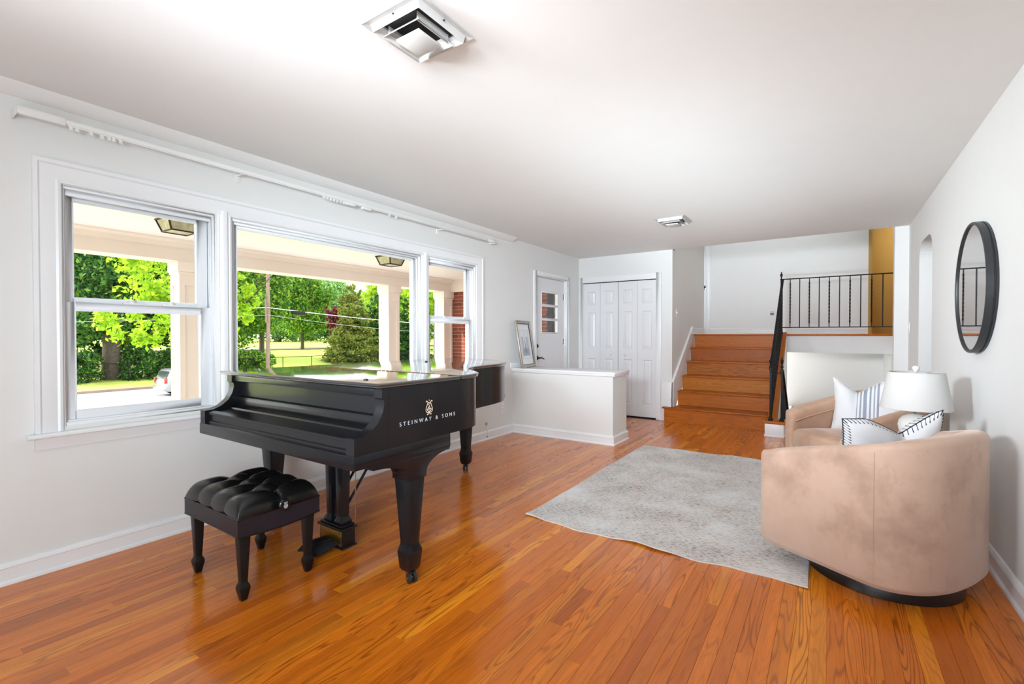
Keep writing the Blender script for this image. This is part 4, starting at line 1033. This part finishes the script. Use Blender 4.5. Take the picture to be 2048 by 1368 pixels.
# ------------------------------------------------------------------ pillows
def pillow(label, loc, yaw, lean, w_, h_, t_, mat, stitchmat, chop, dip, u0, group=None, sstep=.02, sr=.0016, roll=0):
    def shape(u, v, side):
        c = .07; x = w_/2*u*(1-c*(1-v*v)); z = h_/2*v*(1-c*(1-u*u))
        g = max(0, 1-abs(u-u0)/(.75)) ** 1.25 * max(0, (v+1)/2)**1.6
        z -= dip*g
        e = (max(0, 1-u**4)*max(0, 1-v**4))**.55
        th = t_/2*e*(1-.55*chop*math.exp(-((u-u0)/.16)**2)*max(0, (v+.5)/1.5)**1.0)
        th *= 1+.03*math.sin(u*9+v*5)
        return (x, side*th, z)
    mb = MB(); n = 44
    g_ = lambda s_: (lambda a, b: shape(math.sin((2*a-1)*math.pi/2), math.sin((2*b-1)*math.pi/2), s_))
    mb.surf(g_(1), n, n); mb.surf(g_(-1), n, n)
    o = mb.done('throw_pillow', mat, smooth=70)
    tag(o, label, 'pillow', group)
    o.rotation_euler = (lean, roll, yaw); o.location = loc
    st_ = MB(); per = []
    K = int(2*(w_+h_)/sstep)
    for i in range(K):
        q = i/K*4; k = int(q); f_ = q-k
        uv = [(-1+2*f_, 1), (1, 1-2*f_), (1-2*f_, -1), (-1, -1+2*f_)][k]
        per.append(uv)
    pp = [Vector(shape(a, b, 1)) for a, b in per]
    inn = [Vector(shape(a*.93, b*.93, -1)) for a, b in per]; inn2 = [Vector(shape(a*.93, b*.93, 1)) for a, b in per]
    st_.tube([tuple(p) for p in pp]+[tuple(pp[0])], sr*1.3, 5, cap=False)
    for i in range(len(pp)):
        d_ = (pp[(i+1) % len(pp)]-pp[i-1]).normalized()*sstep*.3
        st_.tube([tuple(inn[i]+Vector((0, -.002, 0))-d_), tuple(pp[i]*1.012), tuple(inn2[i]+Vector((0, .002, 0))+d_)], sr, 4, cap=False)
    s2 = st_.done('stitching', stitchmat, o, smooth=70); s2['kind'] = 'stuff'
    return o
pillow('white pillow with black whipstitch edge in the nearest armchair', (.262, 3.24, .60), R(33), R(14), .53, .40, .15, M['linen'], M['stitchblack'], .9, .105, .18, sstep=.019, sr=.0024, roll=R(-5))
pillow('white pillow with blue stripes in the farther armchair', (.262, 4.80, .64), R(-8), R(-14), .50, .45, .16, M['linen_s'], M['stitchwhite'], .9, .115, -.32, sstep=.02, sr=.0022)

# ------------------------------------------------------------------ side table and lamp
LX, LY = .435, 3.80
tb = thing('side_table', 'small round white pedestal table between the two armchairs', 'table', (LX, LY, 0))
MB().lathe([(.001, .548), (.18, .548), (.19, .553), (.19, .565), (.186, .57), (.001, .57)], (LX, LY, 0), 40).done('tabletop', M['ceramic'], tb, smooth=40)
MB().lathe([(.03, .02), (.022, .1), (.018, .3), (.022, .5), (.04, .548)], (LX, LY, 0), 20).done('pedestal', M['ceramic'], tb, smooth=50)
MB().lathe([(.001, 0), (.14, 0), (.14, .012), (.03, .025)], (LX, LY, 0), 32).done('base', M['ceramic'], tb, smooth=40)
lp = thing('table_lamp', 'white table lamp with drum shade and round ceramic body between the armchairs', 'lamp', (LX, LY, .571))
MB().lathe([(.001, 0), (.045, 0), (.05, .006), (.045, .014), (.062, .03), (.080, .055), (.086, .085), (.081, .115), (.062, .140), (.034, .156), (.018, .160)], (LX, LY, .571), 40).done('body', M['ceramic'], lp, smooth=60)
MB().tube([(LX, LY, .725), (LX, LY, .80)], .011, 14).tube([(LX, LY, .80), (LX, LY, .85)], .017, 14).done('neck', M['chrome'], lp, smooth=40)
MB().tube([(LX, LY, .85), (LX, LY, .985)], .003, 8).done('stem', M['chrome'], lp)
zb_, zt_, rb_, rt_ = .765, .985, .176, .138
sh = MB(); sh.lathe([(rb_, zb_), (rt_, zt_)], (LX, LY, 0), 72); sh.f = sh.f[:-2]
k0 = len(sh.v); sh.lathe([(rb_-.003, zb_), (rt_-.003, zt_)], (LX, LY, 0), 72); sh.f = sh.f[:-2]
for k in range(72): sh.f += [(k, (k+1) % 72, k0+(k+1) % 72, k0+k), (72+k, 72+(k+1) % 72, k0+72+(k+1) % 72, k0+72+k)]
sd = sh.done('lamp_shade', M['shade'], lp, smooth=50)
for zz, rr in ((zb_, rb_-.0015), (zt_, rt_-.0015)):
    MB().tube([(LX+rr*math.cos(a), LY+rr*math.sin(a), zz) for a in np.linspace(0, 2*math.pi, 61)], .0028, 6, cap=False).done('shade_ring', M['shade'], sd, smooth=50)
sp = MB()
for k in range(3):
    a = 2.1*k+.4; sp.tube([(LX, LY, .975), (LX+rt_*math.cos(a), LY+rt_*math.sin(a), .98)], .002, 6)
sp.done('spider', M['chrome'], sd)
MB().lathe([(.005, 0), (.012, .004), (.012, .012), (.018, .022), (.020, .032), (.014, .042), (.001, .046)], (LX, LY, .982), 20).done('finial', M['ceramic'], lp, smooth=60)

# ------------------------------------------------------------------ porch
PCZ, PFZ = 2.27, -.18
struct('floor_porch', B(-6.45, WX0, -5, 7.0, PFZ-.2, PFZ), M['concrete'])
struct('ceiling_porch', B(-6.6, WX0, -5, 7.2, PCZ, PCZ+.1), M['creamceil'])
pbm = MB(); pbm.box(-6.28, -6.0, -5, 7.1, 2.045, PCZ); pbm.prism([(-6.0, PCZ), (-5.90, PCZ), (-5.905, 2.255), (-5.95, 2.235), (-5.965, 2.195), (-6.0, 2.185)], 1, -5, 6.82)
pbm.box(-6.0, WX0, 6.78, 6.84, 2.045, PCZ)
struct('trim_porch_beam', pbm, M['cream'], smooth=25)
def column(y0, label, x1=-6.0, wd=.237):
    c_ = thing('porch_column', label, 'column', (x1-wd/2, y0+wd/2, PFZ), 0, 'square panelled porch columns')
    x0 = x1-wd; y1 = y0+wd
    MB().box(x0+.012, x1-.012, y0+.012, y1-.012, PFZ, 2.045).done('shaft', M['cream'], c_)
    m = MB()
    z0_, z1_ = PFZ+.28, 1.78; s_ = .055
    for (a, b) in ((z0_-.28, z0_), (z1_, 2.045)): m.box(x0, x1, y0, y1, a, b)
    for (a, b) in ((x0, x0+s_), (x1-s_, x1)):
        for (c, d) in ((y0, y0+s_), (y1-s_, y1)): m.box(a, b, c, d, z0_, z1_)
    m.done('panel_frame', M['cream'], c_)
    MB().box(x0-.022, x1+.022, y0-.022, y1+.022, 1.93, 2.045).box(x0-.012, x1+.012, y0-.012, y1+.012, 1.90, 1.93).done('capital', M['cream'], c_, bevel=.006)
    MB().box(x0-.02, x1+.02, y0-.02, y1+.02, PFZ, PFZ+.15).done('plinth', M['cream'], c_, bevel=.006)
column(2.26, 'cream porch column seen through the left window sash')
column(5.247, 'cream porch column seen through the middle picture window')
column(6.58, 'cream porch column against the brick wall seen through the right window', wd=.237)
def porch_light(x, y, label):
    p = thing('porch_light', label, 'light', (x, y, PCZ), 0, 'flush porch ceiling lights')
    a, b, z0_, z1_ = .145, .098, PCZ-.012, PCZ-.115
    MB().box(x-a, x+a, y-a, y+a, PCZ-.014, PCZ).done('canopy', M['bronze'], p, bevel=.004)
    cr = [(-1, -1), (1, -1), (1, 1), (-1, 1)]
    m = MB()
    for i in range(4):
        s0, s1 = cr[i], cr[(i+1) % 4]
        m.tube([(x+s0[0]*(a-.012), y+s0[1]*(a-.012), z0_), (x+s0[0]*b, y+s0[1]*b, z1_)], .008, 6)
        m.tube([(x+s0[0]*b, y+s0[1]*b, z1_), (x+s1[0]*b, y+s1[1]*b, z1_)], .007, 6)
    m.done('cage', M['bronze'], p)
    g = MB(); g.add([(x+s[0]*(a-.016), y+s[1]*(a-.016), z0_) for s in cr]+[(x+s[0]*(b-.003), y+s[1]*(b-.003), z1_+.002) for s in cr], [(0, 1, 5, 4), (1, 2, 6, 5), (2, 3, 7, 6), (3, 0, 4, 7), (4, 5, 6, 7)])
    g.done('glass_shade', M['lampglass'], p)
porch_light(-4.93, 1.86, 'bronze flush porch light seen at top of the left window')
porch_light(-4.87, 4.30, 'bronze flush porch light seen at top of the picture window')
# brick end wall of the porch
bw = struct('wall_brick', B(-6.3, WX0, 6.85, 7.05, PFZ, PCZ), M['mortar'])
ORG['wall_brick'] = Vector((0, 0, 0))
bm_ = None; rest = MB(); cnt = 0
z = PFZ; row = 0
while z < PCZ-.03:
    x = -6.3+(0 if row % 2 == 0 else -.105); 
    while x < WX0-.02:
        x0, x1 = max(x, -6.3), min(x+.2, WX0)
        if x1-x0 > .03:
            full = abs((x1-x0)-.2) < .001
            if z > .62 and full:
                if bm_ is None:
                    o = B(0, .2, 0, .02, 0, .057).done('brick', M['brick'], bw, bevel=.003, seg=1); bm_ = o.data
                else: o = bpy.data.objects.new('brick', bm_); COL.objects.link(o); o.parent = bw
                o.location = (x0, 6.843+random.uniform(-.002, .002), z+.004); cnt += 1
            else: rest.box(x0, x1, 6.844, 6.860, z+.004, z+.061)
        x += .21
    z += .0675; row += 1
tag(rest.done('lower_bricks', M['brick'], bw), kind='stuff')
dp = thing('dark_strip', 'dark vertical strip on the porch brick wall seen through the door panes', 'dark_strip', (-3.72, 6.80, PFZ))  # plain dark upright, not identified as any particular part
MB().box(-3.885, -3.79, 6.765, 6.833, PFZ, PCZ-.23).done('strip_body', M['iron'], dp, bevel=.006)
for z in (.5, 1.55): MB().box(-3.90, -3.775, 6.76, 6.836, z, z+.03).done('strap', M['iron'], dp)

# ------------------------------------------------------------------ ground, road, lawn
def gz(x):
    pts = [(-3, -.38), (-8, -.6), (-26.5, -2.3), (-27, -2.42), (-38.8, -2.42), (-38.81, -2.27), (-43, -2.2), (-50, -1.75), (-60, -.85), (-70, -.12), (-80, .05), (-130, .3), (-200, .5)]
    for (a, b), (c, d) in zip(pts, pts[1:]):
        if x <= a and x >= c: t_ = (a-x)/(a-c); return b+(d-b)*t_
    return pts[0][1] if x > -3 else pts[-1][1]
m = MB(); xs = [-3.56, -8, -15, -22, -26.7]; ys = [-70+10*i for i in range(24)]
def strip(xs):
    m = MB(); n = len(ys)
    vs = [(x, y, gz(x)) for x in xs for y in ys]
    return m.add(vs, [(i*n+j, i*n+j+1, (i+1)*n+j+1, (i+1)*n+j) for i in range(len(xs)-1) for j in range(n-1)])
m = strip(xs)
struct('ground_front_lawn', m, M['lawn'])
M['meadow'] = plain('bright_meadow', srgb(186, 204, 88), .9, var=.08, vscale=.4)
struct('ground_bounce_strip', B(-9.6, -6.5, -20, 40, -.75, -.36), M['concrete'])  # unseen pale strip added to bounce neutral light onto the porch ceiling
struct('ground_far_lawn', strip([-39.0, -43, -50, -55, -60, -65, -70, -80, -130, -200]), M['meadow'])
struct('ground_road', B(-38.85, -26.6, -70, 160, -2.6, -2.42), M['asphalt'])
struct('trim_curb', B(-39.05, -38.8, -70, 160, -2.6, -2.26), M['curb'], bevel=.03)
struct('trim_path', B(-63.5, -62, -20, 90, -.62, -.42), M['concrete'])
def pole(x, y, h_, lab):
    p = thing('utility_pole', lab, 'pole', (x, y, gz(x)))
    MB().tube([(x, y, gz(x)-.3), (x, y+.12, gz(x)+h_*.5), (x, y+.05, gz(x)+h_)], [.17, .15, .12], 12).done('shaft', M['polewood'], p, smooth=50)
    MB().box(x-.06, x+.06, y-1.1, y+1.2, gz(x)+h_-.6, gz(x)+h_-.45).done('crossarm', M['polewood'], p)
    MB().tube([(x+.2, y-.2, gz(x)+4.6), (x+.2, y-.25, gz(x)+6.6)], .07, 8).done('riser_pipe', M['polewood'], p, smooth=50)
    MB().box(x+.12, x+.2, y-.25, y+.25, gz(x)+5.85, gz(x)+5.95).done('bracket', M['darkmetal'], p)
    return p
pole(-39.8, 21.5, 10.5, 'tall weathered wooden utility pole beyond the road, seen in the picture window')
ws = thing('overhead_wires', 'pale overhead wires sagging past the utility pole', 'wires', (-39.6, 21.5, 3.5))
def sagline(a, b, sag, r, nm='wire'):
    a, b = Vector(a), Vector(b); pts = [tuple(a+(b-a)*t_-Vector((0, 0, 4*sag*t_*(1-t_)))) for t_ in np.linspace(0, 1, 25)]
    MB().tube(pts, r, 5).done(nm, M['wire'], ws, smooth=60)
for z, sag, r in ((3.62, .55, .035), (3.0, .9, .012)):
    sagline((-39.6, 21.5, z), (-39.6, 62, z-.9), sag, r); sagline((-39.6, 21.5, z), (-39.6, -22, z-.6), sag, r)
bx_ = thing('cable_box', 'dark splice box hanging from the overhead wire beside the pole', 'box', (-39.6, 24.2, 3.2))
MB().box(-39.75, -39.45, 23.6, 24.8, 3.12, 3.45).done('case', M['iron'], bx_, bevel=.04)
# car on the road
cr_ = thing('minivan', 'silver minivan driving on the road, half hidden by the porch column', 'car', (-33.6, 13.6, -2.42))
CX, CY, CZ0 = -33.6, 11.55, -2.42
def carprof(): return [(0.05, .32), (0.0, .55), (.03, .82), (.10, 1.02), (.32, 1.52), (.55, 1.62), (2.6, 1.64), (3.2, 1.5), (3.75, 1.08), (4.5, .92), (4.72, .75), (4.75, .35), (4.6, .28), (.2, .28)]
cp = [(CY+a, CZ0+b) for a, b in carprof()]
MB().prism(cp, 0, CX-.88, CX+.88).done('body', M['carpaint'], cr_, bevel=.07, seg=3, smooth=35)
MB().prism([(CY+.11, CZ0+1.06), (CY+.30, CZ0+1.48), (CY+.28, CZ0+1.50), (CY+.07, CZ0+1.06)], 0, CX-.7, CX+.7).done('rear_window', M['carglass'], cr_)
MB().prism([(CY+.45, CZ0+1.06), (CY+.55, CZ0+1.5), (CY+3.1, CZ0+1.48), (CY+3.6, CZ0+1.08)], 0, CX-.895, CX+.895).done('side_window', M['carglass'], cr_)
for s_ in (-1, 1):
    MB().box(CX+s_*.78-.1, CX+s_*.78+.1, CY-.01, CY+.12, CZ0+.78, CZ0+1.1).done('tail_light', M['tail'], cr_, bevel=.02)
    for yy in (.95, 3.8): MB().tube([(CX+s_*.68, CY+yy, CZ0+.33), (CX+s_*.90, CY+yy, CZ0+.33)], .33, 24).done('wheel', M['rubber'], cr_, smooth=40)
MB().box(CX-.85, CX+.85, CY-.06, CY+.1, CZ0+.36, CZ0+.62).done('bumper', M['carpaint'], cr_, bevel=.04)
# chain-link fence
fn = thing('chain_link_fence', 'black chain-link fence along the far lawn', 'fence', (-43.5, 20, gz(-43.5)))
FZ = gz(-43.5)
MB().tube([(-43.5, -20, FZ+1.35), (-43.5, 70, FZ+1.35)], .03, 6).done('top_rail', M['iron'], fn)
yy = -20
while yy <= 70: MB().tube([(-43.5, yy, FZ-.1), (-43.5, yy, FZ+1.38)], .035, 6).done('post', M['iron'], fn); yy += 3.0
m = MB(); yy = -20
while yy < 68.6:
    for s_ in (-1, 1):
        a, b = ((yy, 0), (yy+1.35, 1.35)) if s_ > 0 else ((yy+1.35, 0), (yy, 1.35))
        m.add([(-43.5, a[0]-.006, FZ+a[1]), (-43.5, a[0]+.006, FZ+a[1]), (-43.5, b[0]+.006, FZ+b[1]), (-43.5, b[0]-.006, FZ+b[1])], [(0, 1, 2, 3)])
    yy += .15
tag(m.done('mesh', M['iron'], fn, recalc=False), kind='stuff')

# ------------------------------------------------------------------ trees
def leaves(blobs, n, size, seed):
    rg_ = np.random.default_rng(seed); tot = sum(b[3]*b[4]*b[5] for b in blobs); V = []; 
    for (cx, cy, cz, rx, ry, rz) in blobs:
        k = max(20, int(n*rx*ry*rz/tot)); d = rg_.normal(size=(k, 3)); d /= np.linalg.norm(d, axis=1)[:, None]
        # clumps
        nc = max(6, k//60); cd = rg_.normal(size=(nc, 3)); cd /= np.linalg.norm(cd, axis=1)[:, None]; cr = rg_.uniform(.45, 1.0, nc)**.6
        idx = rg_.integers(0, nc, k)
        p = cd[idx]*cr[idx][:, None]+rg_.normal(size=(k, 3))*.11
        V.append(p*np.array([rx, ry, rz])+np.array([cx, cy, cz]))
    c = np.concatenate(V); k = len(c)
    a = rg_.normal(size=(k, 3)); a /= np.linalg.norm(a, axis=1)[:, None]; b = rg_.normal(size=(k, 3)); b -= a*(a*b).sum(1)[:, None]; b /= np.linalg.norm(b, axis=1)[:, None]
    s = (size*rg_.uniform(.6, 1.3, k))[:, None]
    q = np.stack([c-a*s, c-b*s*.55, c+a*s, c+b*s*.55], 1).reshape(-1, 3)
    return q
def leafobj(q, mat, parent, name='foliage'):
    n = len(q)//4; org = np.array(ORG[parent.name]); me = bpy.data.meshes.new(name)
    me.vertices.add(n*4); me.vertices.foreach_set('co', (q-org).astype(np.float32).ravel())
    me.loops.add(n*4); me.loops.foreach_set('vertex_index', np.arange(n*4, dtype=np.int32))
    me.polygons.add(n); me.polygons.foreach_set('loop_start', np.arange(0, n*4, 4, dtype=np.int32))
    me.update(calc_edges=True); me.materials.append(mat)
    o = bpy.data.objects.new(name, me); COL.objects.link(o); o.parent = parent; tag(o, kind='stuff'); return o
def tree(name, label, x, y, h_, r, mat, n, size, low=.25, tr=.22, conic=False, seed=1, group='trees beyond the road', lean=0, oy=0):
    z0 = gz(x); t_ = thing(name, label, 'tree', (x, y, z0), 0, group)
    rg_ = random.Random(seed)
    top = z0+h_; m = MB(); m.tube([(x, y, z0-.2), (x+.1, y+lean*.4, z0+h_*.35), (x, y+lean, z0+h_*.8)], [tr*1.25, tr, tr*.35], 9)
    for k in range(7):
        a = rg_.uniform(0, 6.28); zz = z0+h_*rg_.uniform(low, .6)
        m.tube([(x, y+lean*.5, zz), (x+r*.35*math.cos(a), y+r*.35*math.sin(a), zz+h_*.08), (x+r*.7*math.cos(a), y+r*.7*math.sin(a), zz+h_*.18)], [tr*.4, tr*.25, tr*.1], 6)
    m.done('trunk', M['bark'], t_, smooth=60)
    bl = []
    if conic:
        L = 9
        for i in range(L):
            q = i/(L-1); rr = r*(1-q)**.62*1.0+.25; 
            for j in range(3):
                a = rg_.uniform(0, 6.28); bl.append((x+rr*.35*math.cos(a), y+rr*.35*math.sin(a), z0+h_*(low+(1-low)*q*.95), rr*.75, rr*.75, h_*.09))
    else:
        bl.append((x, y+oy, z0+h_*(low+1)/2, r*.75, r*.75, h_*(1-low)/2*.85))
        for i in range(9):
            a = rg_.uniform(0, 6.28); zz = z0+h_*rg_.uniform(low+.08, .92); f_ = math.sin(math.pi*min(1, max(.12, (zz-z0)/h_-low+.15)))**.5
            bl.append((x+r*.62*f_*math.cos(a), y+oy+r*.62*f_*math.sin(a), zz, r*.42, r*.42, h_*.12))
    leafobj(leaves(bl, n, size, seed), mat, t_)
    return t_
LS, LM, LD, LH, LC_, LR = M['leaf_sun'], M['leaf_mid'], M['leaf_dark'], M['leaf_haze'], M['leaf_conifer'], M['leaf_red']
tree('maple_tree', 'sunlit yellow-green maple nearest the porch, seen in the left window', -15.5, 7.1, 7.6, 2.0, LS, 12000, .085, low=.30, tr=.13, seed=11, group=None, oy=-1.2)
tree('oak_tree', 'big dark tree with a thick trunk beyond the road in the left window', -45, 12.4, 13, 5.0, LD, 30000, .17, low=.24, tr=.48, seed=12)
tree('leafy_tree', 'grey-green tree at far left of the left window', -52, 9.5, 11.5, 4.0, LM, 16000, .18, low=.1, tr=.2, seed=13)
tree('leafy_tree', 'dark bushy tree right of the thick trunk in the left window', -47, 17.2, 11, 4.2, LD, 26000, .17, low=.16, tr=.16, seed=14)
tree('leafy_tree', 'forked tree over the bright grass strip in the left window', -46.5, 15.2, 7, 3.0, LM, 12000, .16, low=.3, tr=.14, seed=15)
tree('leafy_tree', 'broad green tree at the left edge of the picture window', -47, 21.6, 13, 4.4, LM, 38000, .17, low=.06, tr=.3, seed=16)
tree('leafy_tree', 'dense green tree directly behind the utility pole', -50, 26.4, 13.5, 3.6, LM, 30000, .17, low=.22, tr=.22, seed=17)
tree('leafy_tree', 'rounded bright green tree right of the utility pole', -62, 38.5, 11, 4.6, LM, 20000, .2, low=.12, tr=.2, seed=18)
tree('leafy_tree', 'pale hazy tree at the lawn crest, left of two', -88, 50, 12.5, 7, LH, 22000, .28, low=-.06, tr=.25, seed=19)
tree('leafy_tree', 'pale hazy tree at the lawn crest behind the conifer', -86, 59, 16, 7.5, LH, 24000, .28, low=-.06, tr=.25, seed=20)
tree('conifer_tree', 'olive brown conifer left of the middle porch column', -48, 36.2, 10.0, 3.1, LC_, 36000, .14, low=.02, tr=.2, conic=True, seed=21, group=None)
tree('red_leaf_tree', 'dark red-leaved small tree behind the conifer', -54, 38.0, 6.6, 1.0, LR, 2500, .15, low=.45, tr=.1, seed=22, group=None)
tree('conifer_tree', 'dark evergreen beside the middle porch column', -48, 40.4, 9.6, 3.0, LD, 26000, .15, low=.02, tr=.2, conic=True, seed=23, group=None)
tree('conifer_tree', 'dark evergreen right of the middle porch column', -47, 44.6, 9.4, 3.0, LD, 26000, .15, low=.02, tr=.2, conic=True, seed=24, group=None)
tree('leafy_tree', 'bright green tree rising behind the evergreens', -60, 53, 15, 5.5, LS, 20000, .2, low=.15, tr=.3, seed=25)
tree('leafy_tree', 'bright green tree seen in the right window', -41, 43.5, 12, 4.5, LS, 16000, .17, low=.3, tr=.25, seed=26)
tree('leafy_tree', 'broad green tree far behind the right window', -60, 66, 14, 6, LM, 20000, .22, low=.05, tr=.3, seed=27)
ts = thing('street_tree', 'grey tree trunk seen through the lower right window sash', 'tree', (-20, 21.3, gz(-20)))
MB().tube([(-20, 21.3, gz(-20)-.2), (-20.05, 21.35, .4), (-20, 21.25, 4), (-20.2, 21.0, 7)], [.24, .20, .17, .1], 12).done('trunk', M['bark'], ts, smooth=60)
leafobj(leaves([(-20, 21.3, 5.6, 2.6, 2.6, 2.2), (-20.5, 22.6, 4.0, 1.4, 1.4, 1.0)], 9000, .1, 41), LS, ts)
sh_ = [(-44.5, 10.2), (-44.6, 14.2), (-44.4, 16.8), (-44.8, 19.0), (-45, 21.2), (-44.6, 23.0)]
for i, (x, y) in enumerate(sh_):
    s = thing('shrub', ['low dark shrub at the left end of the hedge row', 'dark shrub right of the thick trunk', 'dark shrub behind the silver minivan', 'shrub left of the picture window trees', 'leafy shrub below the broad green tree', 'small leafy shrub at the foot of the utility pole'][i], 'shrub', (x, y, gz(x)), 0, 'shrubs along the fence')
    MB().tube([(x, y, gz(x)-.1), (x, y, gz(x)+1.0)], .06, 6).done('stem', M['bark'], s)
    leafobj(leaves([(x, y, gz(x)+.9, 1.5, 1.5, 1.0 if i > 3 else 1.6)], 5000, .12, 60+i), LD if i < 3 else LM, s)
# distant wood edge: many trees, built singly
k = 0
for i in range(9):
    y = 12+i*10.0
    if 44 < y < 60: continue
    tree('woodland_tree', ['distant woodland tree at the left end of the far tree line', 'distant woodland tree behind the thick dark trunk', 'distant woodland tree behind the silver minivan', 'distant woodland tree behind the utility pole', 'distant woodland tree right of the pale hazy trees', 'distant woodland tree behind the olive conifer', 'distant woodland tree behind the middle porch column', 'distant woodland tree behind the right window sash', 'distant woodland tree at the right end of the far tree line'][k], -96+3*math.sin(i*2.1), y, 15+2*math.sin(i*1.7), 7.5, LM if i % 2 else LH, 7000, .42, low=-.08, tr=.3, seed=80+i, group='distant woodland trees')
    k += 1
fb_ = [(-60, 10.5), (-60, 18), (-58, 24)]
for i, (x, y) in enumerate(fb_):
    tree('leafy_tree', ['dark tree filling the gap behind the thick trunk', 'dark tree filling the gap above the minivan', 'dark tree behind the broad green tree'][i], x, y, 10-(i == 0)*2.5, 5, LD, 14000, .24, low=.02, tr=.25, seed=120+i)
